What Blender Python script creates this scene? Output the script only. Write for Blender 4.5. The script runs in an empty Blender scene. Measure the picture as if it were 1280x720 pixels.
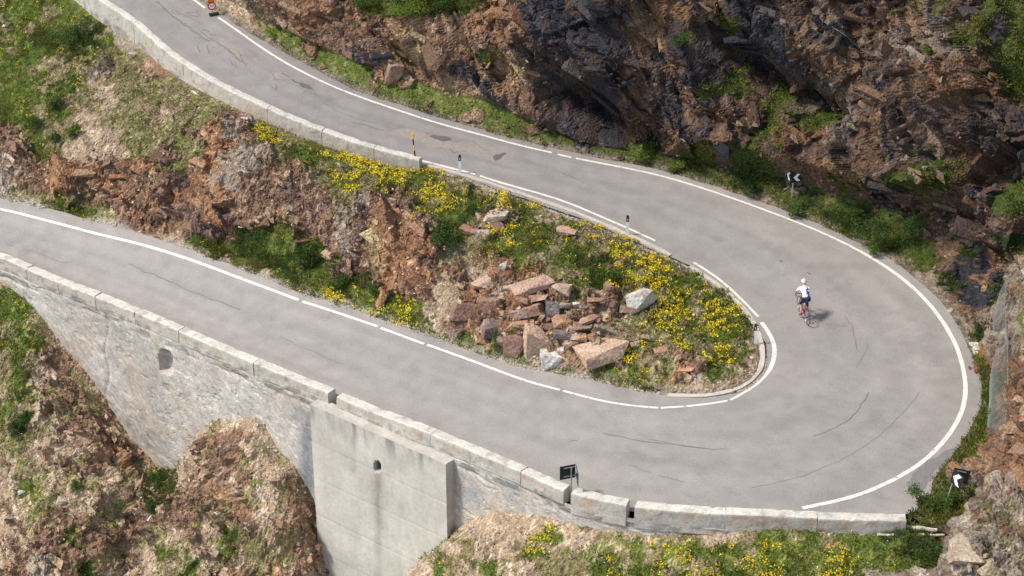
import bpy, bmesh, math, random
import numpy as np
from math import sin, cos, tan, pi, radians, atan, atan2, sqrt
from mathutils import Vector, Matrix, Euler
rng = np.random.default_rng(7); random.seed(7)
SC = bpy.context.scene; COL = SC.collection

# ---------------------------------------------------------------- camera, world, sun, exposure
PITCH = radians(31.0); FOC = 2700.0
CAM_H = 90.0 * sin(PITCH + atan(36 / FOC))
cd = bpy.data.cameras.new('camera'); cam = bpy.data.objects.new('camera', cd); COL.objects.link(cam)
cam.location = (0, 0, CAM_H); cam.rotation_euler = (pi / 2 - PITCH, 0, 0)
cd.sensor_width = 36; cd.lens = FOC / 1280 * 36; cd.clip_start = 1; cd.clip_end = 2000
SC.camera = cam
SUN_TO = Vector((-0.60, -0.10, 0.84)).normalized()
EL = math.asin(SUN_TO.z); AZ = atan2(SUN_TO.x, SUN_TO.y)
world = bpy.data.worlds.new('World'); SC.world = world; world.use_nodes = True
nt = world.node_tree; nt.nodes.clear()
sky = nt.nodes.new('ShaderNodeTexSky'); sky.sky_type = 'NISHITA'; sky.sun_disc = False
sky.sun_elevation = EL; sky.sun_rotation = AZ; sky.altitude = 2000
bg = nt.nodes.new('ShaderNodeBackground'); bg.inputs[1].default_value = 0.15
wo = nt.nodes.new('ShaderNodeOutputWorld')
hsv = nt.nodes.new('ShaderNodeHueSaturation'); hsv.inputs['Saturation'].default_value = .5      # thin high cloud
nt.links.new(sky.outputs[0], hsv.inputs['Color']); nt.links.new(hsv.outputs[0], bg.inputs[0]); nt.links.new(bg.outputs[0], wo.inputs[0])
sl = bpy.data.lights.new('sun', 'SUN'); sl.energy = 3.2; sl.angle = radians(10); sl.color = (1.0, 0.90, 0.77)
so = bpy.data.objects.new('sun', sl); COL.objects.link(so)
so.rotation_euler = SUN_TO.to_track_quat('Z', 'Y').to_euler()
SC.view_settings.view_transform = 'Standard'; SC.view_settings.look = 'None'
SC.view_settings.exposure = 0.70; SC.view_settings.gamma = 1.0

# ---------------------------------------------------------------- measuring helpers
CP, SP = cos(PITCH), sin(PITCH)
def unp(px, py, z):
    """the place at height z that was read off the survey picture at (px, py)"""
    dx = (px - 640) / FOC; dy = -(py - 360) / FOC
    d = (dx, CP + dy * SP, -SP + dy * CP)
    t = (z - CAM_H) / d[2]
    return np.array([d[0] * t, d[1] * t, z])
def proj(V):
    V = np.asarray(V, float); x = V[..., 0]; y = V[..., 1]; z = V[..., 2] - CAM_H
    dep = y * CP - z * SP; up = y * SP + z * CP
    return 640 + FOC * x / dep, 360 - FOC * up / dep, dep
class TPS:
    def __init__(s, pts, lam=1e-3):
        p = np.array(pts, float); s.c = p[:, :2]; n = len(p)
        K = s.k(s.c, s.c) + lam * np.eye(n)
        A = np.zeros((n + 3, n + 3)); A[:n, :n] = K
        P = np.c_[np.ones(n), s.c]; A[:n, n:] = P; A[n:, :n] = P.T
        s.w = np.linalg.solve(A, np.r_[p[:, 2], 0, 0, 0])
    def k(s, a, b):
        r2 = ((a[:, None, :] - b[None]) ** 2).sum(-1)
        return r2 * np.log(r2 + 1e-9) * 0.5
    def __call__(s, xy):
        xy = np.atleast_2d(xy); out = np.empty(len(xy))
        for i in range(0, len(xy), 20000):
            a = xy[i:i + 20000]
            out[i:i + 20000] = s.k(a, s.c) @ s.w[:-3] + s.w[-3] + a @ s.w[-2:]
        return out
ROADPTS = [(147, 0, 4.6), (227, 70, 3.9), (320, 123, 3.2), (400, 163, 2.7), (530, 200, 2.0), (640, 240, 1.5), (740, 275, 1.0), (820, 306, .65),
 (1103, 328, .35), (893, 239, .9), (740, 202, 1.35), (640, 178, 1.7), (553, 155, 2.05), (430, 113, 2.6), (320, 53, 3.3), (235, -4, 3.95),
 (0, 261, -2.6), (133, 290, -2.1), (320, 352, -1.6), (472, 404, -1.1), (640, 465, -.6), (753, 495, -.35), (907, 500, -.1), (960, 440, 0.05), (920, 375, .3),
 (0, 330, -2.7), (320, 458, -1.7), (640, 588, -.6), (907, 650, 0), (1137, 640, 0.0), (1208, 490, 0), (1100, 480, 0.05)]
ZR_ = TPS([unp(*p) for p in ROADPTS], lam=60)
def ZR(xy): return ZR_(np.atleast_2d(xy)[:, :2])
def zr(x, y): return float(ZR([[x, y]])[0])
def pt(px, py, dz=0.0):
    z = 0.0
    for _ in range(25):
        q = unp(px, py, z + dz); z = 0.5 * z + 0.5 * zr(q[0], q[1])
    q = unp(px, py, z + dz); return q
def crom(P, step=0.25, closed=False):
    P = np.array(P, float); out = []
    Q = np.vstack([2 * P[0] - P[1], P, 2 * P[-1] - P[-2]])
    for i in range(1, len(Q) - 2):
        p0, p1, p2, p3 = Q[i - 1:i + 3]; n = max(2, int(np.linalg.norm(p2[:2] - p1[:2]) / step))
        t = np.linspace(0, 1, n, endpoint=False)[:, None]
        out.append(0.5 * (2 * p1 + (p2 - p0) * t + (2 * p0 - 5 * p1 + 4 * p2 - p3) * t * t + (3 * p1 - p0 - 3 * p2 + p3) * t ** 3))
    out.append(P[-1:]); return np.vstack(out)
def cromn(P, n):
    """n samples between each pair of keys"""
    P = np.array(P, float); out = []
    Q = np.vstack([2 * P[0] - P[1], P, 2 * P[-1] - P[-2]])
    t = np.linspace(0, 1, n, endpoint=False)[:, None]
    for i in range(1, len(Q) - 2):
        p0, p1, p2, p3 = Q[i - 1:i + 3]
        out.append(0.5 * (2 * p1 + (p2 - p0) * t + (2 * p0 - 5 * p1 + 4 * p2 - p3) * t * t + (3 * p1 - p0 - 3 * p2 + p3) * t ** 3))
    out.append(P[-1:]); return np.vstack(out)
def arclen(P): return np.r_[0, np.cumsum(np.linalg.norm(np.diff(P[:, :2], axis=0), axis=1))]
def resample(P, step):
    L = arclen(P); n = max(2, int(L[-1] / step) + 1); s = np.linspace(0, L[-1], n)
    return np.stack([np.interp(s, L, P[:, k]) for k in range(P.shape[1])], 1)
def sstep(a, b, x):
    t = np.clip((x - a) / (b - a), 0, 1); return t * t * (3 - 2 * t)

# ---------------------------------------------------------------- numpy noise
def hsh(ix, iy, iz, seed):
    h = (ix.astype(np.int64) * 374761393 + iy.astype(np.int64) * 668265263 + iz.astype(np.int64) * 2147483647 + seed * 1274126177) & 0xffffffff
    h = ((h ^ (h >> 13)) * 1274126177) & 0xffffffff
    h = ((h ^ (h >> 16)) * 2246822519) & 0xffffffff
    return ((h ^ (h >> 15)) & 0xffffff) / float(0xffffff)
def vnoise(p, s, seed=0):
    q = np.asarray(p) / s; i = np.floor(q); f = q - i; f = f * f * (3 - 2 * f); i = i.astype(np.int64); r = 0
    for a in (0, 1):
        for b in (0, 1):
            for c in (0, 1):
                w = (f[:, 0] if a else 1 - f[:, 0]) * (f[:, 1] if b else 1 - f[:, 1]) * (f[:, 2] if c else 1 - f[:, 2])
                r = r + w * hsh(i[:, 0] + a, i[:, 1] + b, i[:, 2] + c, seed)
    return r
def fbm(p, s, o=4, seed=0):
    r = 0; a = 1; t = 0
    for k in range(o):
        r = r + a * vnoise(p, s / 2 ** k, seed + k * 17); t += a; a *= .55
    return r / t
def facet(p, size, R, seed, tilt=1.0, lam=1.25):
    """broken rock as a continuous surface of tilted flat facets. Returns height, random per facet, distance to the next facet"""
    q = (np.asarray(p) @ R) / np.array(size); i = np.floor(q).astype(np.int64)
    best = np.full(len(q), -9e9); sec = best.copy(); rid = np.zeros(len(q))
    for a in (-1, 0, 1):
        for b in (-1, 0, 1):
            for c in (-1, 0, 1):
                x, y, z = i[:, 0] + a, i[:, 1] + b, i[:, 2] + c
                d = q - np.stack([x + .15 + .7 * hsh(x, y, z, seed), y + .15 + .7 * hsh(x, y, z, seed + 1), z + .15 + .7 * hsh(x, y, z, seed + 2)], 1)
                g = np.stack([hsh(x, y, z, seed + k) - .5 for k in (5, 6, 7)], 1) * (1.5 * tilt)
                f = (hsh(x, y, z, seed + 4) - .5) * .5 + (g * d).sum(1) - lam * (.7 * np.abs(d).max(1) + .3 * np.abs(d[:, 0] + d[:, 2]) )
                m = f > best; sec = np.where(m, best, np.maximum(sec, f)); best = np.where(m, f, best)
                rid = np.where(m, hsh(x, y, z, seed + 11), rid)
    return best + .45, rid, best - sec
def bed(dip, yaw=0):
    # rotation whose first axis runs along the beds (down to the right)
    return np.array((Matrix.Rotation(radians(yaw), 3, 'Z') @ Matrix.Rotation(radians(dip), 3, 'Y')))
BED = bed(52, -10)

# ---------------------------------------------------------------- object helpers
def link(o, parent=None):
    COL.objects.link(o)
    if parent: o.parent = parent
    return o
def mesh_np(name, V, F, C=None, smooth=False):
    V = np.asarray(V, np.float32); me = bpy.data.meshes.new(name)
    if isinstance(F, np.ndarray):
        n, k = F.shape; me.vertices.add(len(V)); me.vertices.foreach_set('co', V.ravel())
        me.loops.add(n * k); me.loops.foreach_set('vertex_index', F.astype(np.int32).ravel())
        me.polygons.add(n); me.polygons.foreach_set('loop_start', np.arange(0, n * k, k, dtype=np.int32))
        me.polygons.foreach_set('loop_total', np.full(n, k, np.int32))
    else:
        me.from_pydata([tuple(map(float, v)) for v in V], [], [tuple(map(int, f)) for f in F])
    if C is not None:
        a = me.color_attributes.new('Col', 'FLOAT_COLOR', 'POINT')
        C4 = np.ones((len(V), 4), np.float32); C4[:, :3] = np.clip(C, 0.003, .95); a.data.foreach_set('color', C4.ravel())
    me.update(calc_edges=True); me.validate()
    me.polygons.foreach_set('use_smooth', np.full(len(me.polygons), smooth)); me.update()
    return me
def obj(name, me, mat, parent=None, **kw):
    o = bpy.data.objects.new(name, me)
    if mat is not None: me.materials.clear(); me.materials.append(mat)
    link(o, parent)
    for k, v in kw.items(): o[k] = v
    return o
def thing(name, label, cat, loc=(0, 0, 0), rz=0, group=None):
    o = bpy.data.objects.new(name, None); link(o); o.location = loc; o.rotation_euler = (0, 0, rz)
    o.empty_display_size = .2; o['label'] = label; o['category'] = cat
    if group: o['group'] = group
    return o
def tag(o, label, cat, group=None):
    o['label'] = label; o['category'] = cat
    if group: o['group'] = group
    return o
class MB:
    def __init__(s): s.v = []; s.f = []
    def add(s, v, f):
        b = len(s.v); s.v += [tuple(x) for x in v]; s.f += [tuple(i + b for i in q) for q in f]
    def box(s, c, d, R=None):
        x, y, z = d[0] / 2, d[1] / 2, d[2] / 2
        vs = [Vector((i * x, j * y, k * z)) for i in (-1, 1) for j in (-1, 1) for k in (-1, 1)]
        if R is not None: vs = [R @ v for v in vs]
        s.add([v + Vector(c) for v in vs], [(0, 1, 3, 2), (4, 6, 7, 5), (0, 4, 5, 1), (2, 3, 7, 6), (0, 2, 6, 4), (1, 5, 7, 3)])
    def tube(s, P, r, n=8, cap=True):
        P = [Vector(p) for p in P]; r = r if isinstance(r, (list, tuple)) else [r] * len(P); vs = []
        for i, p in enumerate(P):
            d = (P[min(i + 1, len(P) - 1)] - P[max(i - 1, 0)]).normalized()
            a = d.orthogonal().normalized() if i == 0 else (a - d * a.dot(d)).normalized()
            b = d.cross(a)
            vs += [p + (a * cos(2 * pi * k / n) + b * sin(2 * pi * k / n)) * r[i] for k in range(n)]
        fs = [(i * n + k, i * n + (k + 1) % n, (i + 1) * n + (k + 1) % n, (i + 1) * n + k) for i in range(len(P) - 1) for k in range(n)]
        if cap: fs += [tuple(range(n))[::-1], tuple((len(P) - 1) * n + k for k in range(n))]
        s.add(vs, fs)
    def ring(s, c, R, r, ax=(1, 0, 0), n=32, m=6):
        ax = Vector(ax).normalized(); u = ax.orthogonal().normalized(); w = ax.cross(u); vs = []
        for i in range(n):
            d = u * cos(2 * pi * i / n) + w * sin(2 * pi * i / n)
            for k in range(m): vs.append(Vector(c) + d * (R + r * cos(2 * pi * k / m)) + ax * r * sin(2 * pi * k / m))
        s.add(vs, [(i * m + k, ((i + 1) % n) * m + k, ((i + 1) % n) * m + (k + 1) % m, i * m + (k + 1) % m) for i in range(n) for k in range(m)])
    def disc(s, c, r, ax, th=.004, n=24):
        ax = Vector(ax).normalized(); s.tube([Vector(c) - ax * th / 2, Vector(c) + ax * th / 2], r, n)
    def build(s, name, mat, parent=None, smooth=False):
        me = mesh_np(name, np.array(s.v), s.f, None, smooth); return obj(name, me, mat, parent)

# ---------------------------------------------------------------- materials
def mat_base(name, col=(.5, .5, .5), rough=.9, spec=.3, metal=0.0):
    m = bpy.data.materials.new(name); m.use_nodes = True
    b = m.node_tree.nodes['Principled BSDF']; b.inputs['Base Color'].default_value = (*col, 1)
    b.inputs['Roughness'].default_value = rough; b.inputs['Specular IOR Level'].default_value = spec; b.inputs['Metallic'].default_value = metal
    return m, m.node_tree, b
def mat_var(name, col, var=.25, scale=8, rough=.8, spec=.3, metal=0.0, bump=0.0, col2=None, detail=6):
    """plain colour with procedural grain (object/world coordinates)"""
    m, t, b = mat_base(name, col, rough, spec, metal)
    tc = t.nodes.new('ShaderNodeTexCoord'); n = t.nodes.new('ShaderNodeTexNoise'); n.inputs['Scale'].default_value = scale
    n.inputs['Detail'].default_value = detail; n.inputs['Roughness'].default_value = .65
    t.links.new(tc.outputs['Object'], n.inputs['Vector'])
    r = t.nodes.new('ShaderNodeValToRGB'); r.color_ramp.elements[0].position = .3; r.color_ramp.elements[1].position = .7
    c2 = col2 if col2 else tuple(min(1, c * (1 + var)) for c in col)
    r.color_ramp.elements[0].color = (*[c * (1 - var) for c in col], 1); r.color_ramp.elements[1].color = (*c2, 1)
    t.links.new(n.outputs['Fac'], r.inputs[0]); t.links.new(r.outputs[0], b.inputs['Base Color'])
    if bump:
        bp = t.nodes.new('ShaderNodeBump'); bp.inputs['Strength'].default_value = bump; bp.inputs['Distance'].default_value = .02
        t.links.new(n.outputs['Fac'], bp.inputs['Height']); t.links.new(bp.outputs[0], b.inputs['Normal'])
    return m
def mat_attr(name, fine=30, amt=.35, rough=.95, spec=.25, bump=.6, dist=.03, vor=0, trans=0):
    """colour comes from the vertex colour 'Col', broken up by procedural grain and relief"""
    m, t, b = mat_base(name, (.5, .5, .5), rough, spec)
    L = t.links.new; N = t.nodes.new
    a = N('ShaderNodeAttribute'); a.attribute_name = 'Col'
    tc = N('ShaderNodeTexCoord'); n = N('ShaderNodeTexNoise'); n.inputs['Scale'].default_value = fine
    n.inputs['Detail'].default_value = 5; n.inputs['Roughness'].default_value = .7; L(tc.outputs['Object'], n.inputs['Vector'])
    mr = N('ShaderNodeMapRange'); mr.inputs[1].default_value = .3; mr.inputs[2].default_value = .7
    mr.inputs[3].default_value = 1 - amt; mr.inputs[4].default_value = 1 + amt; L(n.outputs['Fac'], mr.inputs[0])
    mx = N('ShaderNodeVectorMath'); mx.operation = 'SCALE'; L(a.outputs['Color'], mx.inputs[0]); L(mr.outputs[0], mx.inputs['Scale'])
    L(mx.outputs[0], b.inputs['Base Color'])
    h = n.outputs['Fac']
    if vor:
        v = N('ShaderNodeTexVoronoi'); v.inputs['Scale'].default_value = vor; L(tc.outputs['Object'], v.inputs['Vector'])
        ad = N('ShaderNodeMath'); ad.operation = 'ADD'; L(v.outputs['Distance'], ad.inputs[0]); L(h, ad.inputs[1]); h = ad.outputs[0]
    if bump:
        bp = N('ShaderNodeBump'); bp.inputs['Strength'].default_value = bump; bp.inputs['Distance'].default_value = dist
        L(h, bp.inputs['Height']); L(bp.outputs[0], b.inputs['Normal'])
    if trans:
        tr = N('ShaderNodeBsdfTranslucent'); L(mx.outputs[0], tr.inputs[0]); ms = N('ShaderNodeMixShader'); ms.inputs[0].default_value = trans
        L(b.outputs[0], ms.inputs[1]); L(tr.outputs[0], ms.inputs[2]); L(ms.outputs[0], t.nodes['Material Output'].inputs[0])
    return m
M_rock = mat_attr('rock', 11, .62, bump=.9, dist=.07, vor=8)
M_soil = mat_attr('stony_soil', 22, .45, bump=.7, dist=.04, vor=16)
M_boulder = mat_attr('boulder_rock', 10, .48, bump=.9, dist=.05, vor=6)
M_conc = mat_attr('weathered_concrete', 10, .24, bump=.5, dist=.025, vor=0)
M_slab = mat_attr('board_marked_concrete', 7, .12, bump=.25, dist=.02)
M_asph = mat_attr('asphalt', 18, .19, rough=.9, bump=.5, dist=.012, vor=45)
M_leaf = mat_attr('leaves', 30, .15, rough=.6, bump=0, trans=.35)
M_flow = mat_attr('petals', 30, .1, rough=.6, bump=0, trans=.25)
M_paint = mat_var('worn_white_paint', (.62, .60, .56), .12, 6, .7, bump=.1)
def wear(m):
    t = m.node_tree; b = t.nodes['Principled BSDF']; src = b.inputs['Base Color'].links[0].from_socket; N = t.nodes.new; L = t.links.new
    tc = N('ShaderNodeTexCoord'); n = N('ShaderNodeTexNoise'); n.inputs['Scale'].default_value = 5; n.inputs['Detail'].default_value = 9; n.inputs['Roughness'].default_value = .8
    L(tc.outputs['Object'], n.inputs['Vector']); r = N('ShaderNodeMapRange'); r.inputs[1].default_value = .37; r.inputs[2].default_value = .45; L(n.outputs['Fac'], r.inputs[0])
    mx = N('ShaderNodeMix'); mx.data_type = 'RGBA'; mx.inputs[6].default_value = (.25, .23, .205, 1); L(r.outputs[0], mx.inputs[0]); L(src, mx.inputs[7]); L(mx.outputs[2], b.inputs['Base Color'])
wear(M_paint)
M_crack = mat_var('tar_crack', (.165, .148, .137), .25, 20)
M_patchp = mat_var('pale_road_patch', (.248, .226, .205), .14, 6, bump=.3)
M_patchd = mat_var('dark_road_patch', (.115, .105, .10), .3, 12, bump=.2)
M_steel = mat_var('galvanised_steel', (.45, .47, .48), .12, 20, .45, .5, .7)
M_dark = mat_var('dark_sign_back', (.018, .024, .032), .25, 10, .5)
M_black = mat_var('black_paint', (.012, .012, .014), .25, 12, .5)
M_white = mat_var('white_plastic', (.86, .86, .86), .05, 12, .5)
M_yel = mat_var('yellow_plastic', (.75, .48, .03), .1, 12, .5)
M_red = mat_var('red_paint', (.55, .03, .02), .1, 12, .4)
M_orange = mat_var('orange_plastic', (.85, .16, .02), .1, 12, .4)
M_rub = mat_var('rubber', (.02, .02, .02), .2, 30, .8)
M_wood = mat_var('weathered_wood', (.48, .43, .36), .3, 9, .9, bump=.4)
M_wire = mat_var('zinc_wire', (.17, .19, .20), .15, 12, .6, .4, .3)
M_rust = mat_var('rusty_iron', (.13, .05, .03), .35, 14, .9, bump=.3)

# ---------------------------------------------------------------- survey map: what grows or lies where (20 px cells)
T = '................'
CM = [
 'gggggggs........' + 'bbboobGggggGGGoo' + 'obddddddboodbddd' + 'bbdpbrrbmcpmbdgg',
 'ggggggGpbb......' + 'mbboobbbbbbbbbob' + 'bddddddbbodddgdd' + 'dbbbpbrobbppmgdg',
 'ggGgGGgpmbb.....' + 'gdbobbbbbcbbbbbb' + 'oddddddbobdddddd' + 'ddbddbbbppppggdg',
 'ggggGgmmmbbb....' + '.ggbbbddbccbbbgb' + 'bddddddbbdbddddd' + 'dddbbbbrbppppbgg',
 'gggggmpmmbbmm...' + '..ggbbbdobbbddbb' + 'cbdddddbdbddddgd' + 'bddbocbbrppoobgg',
 'gggggmsmmmmmmg..' + '....ggbbgbbbcbdb' + 'bbdddddbbddpgggb' + 'gddppbrdbrboooog',
 'ggggmmsmmmmmmmmm' + '......gggggbbbbd' + 'bbdddddbdddbdbbb' + 'ggpdcpbrdrbboddd',
 'ggggmsmmmmsmmmbp' + 'mm......ggggbbbd' + 'bbddddddbddbdbbb' + 'gbggppobbddbbddd',
 'bmggmsssmmmmbopb' + 'ymmm........gggg' + 'gbdddddbbdbddbdg' + 'gooopdobcrbbdddd',
 'bbggssssmmbmmoop' + 'pmggyymyy.......' + '.gbddddgGbbggbgg' + 'bbobbdbbpdbbbddd',
 'pbbooobboommbopp' + 'bmbmmyyyyyym....' + '....bggggmGgmbgG' + 'gbooocbbppbgbrdd',
 'pbbooboobbbroppb' + 'bbbbmyyyyggymm..' + '..........gggggg' + 'Gpbobgbdb Gggbbrg'.replace(' ', ''),
 'mgggmmboboroooob' + 'bbrbbmpbbbyyyggy' + 'gyygsm..........' + 'ggGbbdbddbrbbddg',
 's.ggggmbobrrborb' + 'bbbrbprboobygGbp' + 'gmsgyymm........' + '.ggGGgGddgbrbrdg',
 '....sssbbbobrrbG' + 'GgbrbprcoobGGmby' + 'ggmymyyyssm.....' + '..gygGGggbbbdrdb',
 '........ssssgGgG' + 'GgGgbpbcooobmmgg' + 'ggmggmyymmsss...' + '....gggGggbbGdoG',
 '............ssgg' + 'GGgGgrbcooormmbo' + 'gmmgGGyyyymsss..' + '......mgmggbddop',
 T + 'sgGggrGbooobbsob' + 'oommgGyyyyggsss.' + '........mpsGdodp',
 'gms.............' + '.sygyGggobbssoop' + 'obobmsbmmyyyygs.' + '..........sbddgp',
 'ggms............' + '..smyyyygyssssob' + 'obmmbsbmmyyyyygs' + '...........sbsbp',
 'mgmss...........' + '....smyyyyysbobb' + 'oobbbbmmyyygyygs' + '...........msGop',
 'gggsss..........' + '......ssggggggob' + 'obsbbmmsymymyyms' + '............gGoo',
 'mgsbbbs.........' + '..........sssggg' + 'gsoboobymmbmyygs' + '............ggoo',
 'mgsbbbbs........' + '.............sss' + 'ssggsgggymobgmss' + '............ggoo',
 'mgsbbsbss.......' + T + 'sssssggggmmsss..' + '............ggoo',
 'gmsbbbbbbb......' + T + T + '...........gggoo',
 'mGssbbbbbb...bss' + T + T + '...........gggoo',
 'mmssbbbbbbb..bbb' + 'ss..............' + T + '...........ggooo',
 'mmsbsbobbbb.sbdb' + 'sss.............' + T + '..........gggooo',
 'smmsbbbobbGsbbdb' + 'sssb............' + T + '.........ggggoob',
 'sgmssmssbbGsdbob' + 'sbbb............' + T + '........gggggobp',
 'bsmmssbbbbGdbbbo' + 'sbbb........mm..' + T + '.......gggGggbpm',
 'ssbbbbbbbbdbbsbb' + 'bbbb........msss' + 'ssssm...........' + '.......mgGGGbpmm',
 'sbbbgbbbbdmsbsgb' + 'bbbb.......mmsss' + 'ssyssmmssmmmsssm' + 'mmssmsssGGGbppmp',
 'bbbbbbbbbsgmsbgs' + 'bbbb......mmsmss' + 'mysmmgmgmmmygyyg' + 'myysmgyyGGGpppbm',
 'bbpbbGbbbsmmgsbb' + 'bobb.....ssgmsgm' + 'smmmgmsgsggyyyyy' + 'yyysgyyyGGGpppbg',
]
for k_ in range(22, 33):
    r_ = CM[k_]; a_ = 61 if k_ < 27 else max(57, 61 - (k_ - 26)); CM[k_] = r_[:a_ - 1] + 'ggg' + r_[a_ + 2:]
for k_ in range(24, 36): CM[k_] = CM[k_][:20].replace('d', 'r') + CM[k_][20:]
CM[33] = CM[33][:46] + 'mmgmgmgggGGG' + CM[33][58:]; CM[34] = CM[34][:38] + 'ygmyyggygyyygyygggGG' + CM[34][58:]; CM[35] = CM[35][:36] + 'mgygyyyyygyyygyyyygggG' + CM[35][58:]
CLS = 'gGymsobdpcr'
assert all(len(r) == 64 for r in CM), [i for i, r in enumerate(CM) if len(r) != 64]
CI = np.array([[CLS.index('s' if ch == '.' else ch) for ch in r] for r in CM])
def classes(V, jit=14):
    px, py, _ = proj(V); p0, q0 = px, py
    px = px + (fbm(V, .9, 3, 3) - .5) * 3.2 * jit; py = py + (fbm(V, .9, 3, 8) - .5) * 2.4 * jit
    # random pick of the neighbouring cell, so borders interlock
    px = px + (vnoise(V, .17, 4) - .5) * 16; py = py + (vnoise(V, .17, 5) - .5) * 13
    c = CI[np.clip((py // 20).astype(int), 0, 35), np.clip((px // 20).astype(int), 0, 63)]
    bare = (fbm(V, 1.4, 4, 6) > .585) & (c == 0) & (p0 < 330) & (q0 < 250); c = np.where(bare, CLS.index('m'), c)
    bare = (fbm(V, .7, 3, 7) > .57) & (c == CLS.index('y')); c = np.where(bare, CLS.index('m'), c)
    veg = (fbm(V, .8, 3, 10) > .60) & np.isin(c, [CLS.index('s'), CLS.index('b')]) & (p0 < 400) & (q0 > 340); c = np.where(veg, CLS.index('m'), c)
    return c
PAL = {  # three colours each
 'g': [(.10, .13, .025), (.065, .10, .02), (.17, .15, .06)],
 'G': [(.035, .065, .02), (.02, .045, .015), (.06, .085, .02)],
 'y': [(.12, .145, .025), (.085, .11, .02), (.18, .16, .06)],
 'm': [(.24, .19, .115), (.135, .14, .045), (.33, .27, .19)],
 's': [(.35, .275, .195), (.26, .19, .13), (.42, .36, .285)],
 'o': [(.31, .17, .09), (.215, .108, .06), (.38, .25, .155)],
 'b': [(.235, .145, .092), (.145, .088, .060), (.34, .245, .165)],
 'd': [(.054, .056, .072), (.028, .029, .038), (.105, .092, .098)],
 'p': [(.31, .255, .20), (.22, .18, .15), (.40, .34, .27)],
 'c': [(.33, .24, .13), (.24, .16, .08), (.40, .31, .18)],
 'r': [(.18, .11, .085), (.115, .075, .066), (.26, .17, .125)]}
def desat(c, k=.04):
    l = .3 * c[0] + .5 * c[1] + .2 * c[2]; return tuple(x * (1 - k) + l * k for x in c)
for k_ in 'obcr': PAL[k_] = [desat(c) for c in PAL[k_]]
PALA = np.array([PAL[c] for c in CLS])
ROCKY = np.array([{'g': .15, 'G': .2, 'y': .12, 'm': .35, 's': .3, 'o': 1, 'b': .85, 'd': 1, 'p': .9, 'c': 1, 'r': 1}[c] for c in CLS])
def colour(V, ci, r1, r2, gain=1.0):
    a = PALA[ci]; n = fbm(V, 1.1, 4, 21); w = np.clip((n - .35) / .3, 0, 1)
    w = np.clip(w * .6 + (r1 - .5) * .9 + .2, 0, 1)[:, None]
    w2 = np.clip((r2 - .72) * 4, 0, 1)[:, None] * .8
    c = a[:, 0] * (1 - w) + a[:, 1] * w; c = c * (1 - w2) + a[:, 2] * w2
    return c * (0.60 + .76 * r2[:, None]) * gain

# ---------------------------------------------------------------- the road
KEYS = [((-50, -150, .55), (70, -150, 0)), ((60, -70, .55), (155, -70, 0)), ((147, 0, .55), (238, -8, 0)), ((227, 70, .55), (314, 42, 0)), ((320, 123, .55), (430, 106, 0)),
 ((400, 160, .55), (510, 134, 0)), ((527, 194, .55), (600, 162, 0)), ((580, 221, 0), (660, 178, 0)), ((640, 243, 0), (740, 196, 0)), ((740, 279, 0), (820, 211, 0)),
 ((820, 314, 0), (893, 233, 0)), ((872, 338, 0), (963, 256, 0)), ((920, 377, 0), (1036, 286, 0)), ((950, 416, 0), (1112, 324, 0)), ((959, 442, 0), (1173, 374, 0)),
 ((957, 466, 0), (1213, 440, 0)), ((938, 485, 0), (1228, 488, 0)), ((907, 494, 0), (1213, 535, 0)), ((862, 497, 0), (1170, 596, 0)), ((800, 489, 0), (1134, 640, 0.05)),
 ((750, 478, 0), (960, 635, .55)), ((700, 468, 0), (790, 624, .55)), ((640, 456, 0), (712, 606, .55)), ((560, 428, 0), (640, 573, .55)), ((470, 396, 0), (542, 533, .55)),
 ((373, 364, 0), (417, 482, .55)), ((320, 344, 0), (320, 443, .55)), ((233, 311, 0), (228, 406, .55)), ((133, 281, 0), (123, 363, .55)), ((0, 248, 0), (0, 317, .55)), ((-150, 214, 0), (-150, 266, .55)), ((-320, 178, 0), (-320, 210, .55))]
KI = np.array([pt(*k[0])[:2] for k in KEYS]); KO = np.array([pt(*k[1])[:2] for k in KEYS])
EI = cromn(KI, 14); EO = cromn(KO, 14)          # inner and outer pavement edge, matched samples
NC = 16
def road_mesh():
    t = np.linspace(0, 1, NC + 1)[None, :, None]
    G = EI[:, None, :] * (1 - t) + EO[:, None, :] * t
    n = G.shape[0]
    e = (vnoise(np.c_[G[:, 0], np.zeros(n)], .7, 31) - .5)[:, None] * .12      # ragged pavement edge
    dirv = (EO - EI) / np.linalg.norm(EO - EI, axis=1)[:, None]
    G[:, 0] += dirv * e; G[:, -1] -= dirv * e
    V = np.c_[G.reshape(-1, 2), np.zeros(n * (NC + 1))]; V[:, 2] = ZR(V)
    idx = np.arange(n * (NC + 1)).reshape(n, NC + 1)
    F = np.stack([idx[:-1, :-1], idx[:-1, 1:], idx[1:, 1:], idx[1:, :-1]], -1).reshape(-1, 4)
    return V, F
V, F = road_mesh()
def subdiv(V, F, n, cols):
    idx = np.arange(n * cols).reshape(n, cols); return idx
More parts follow.
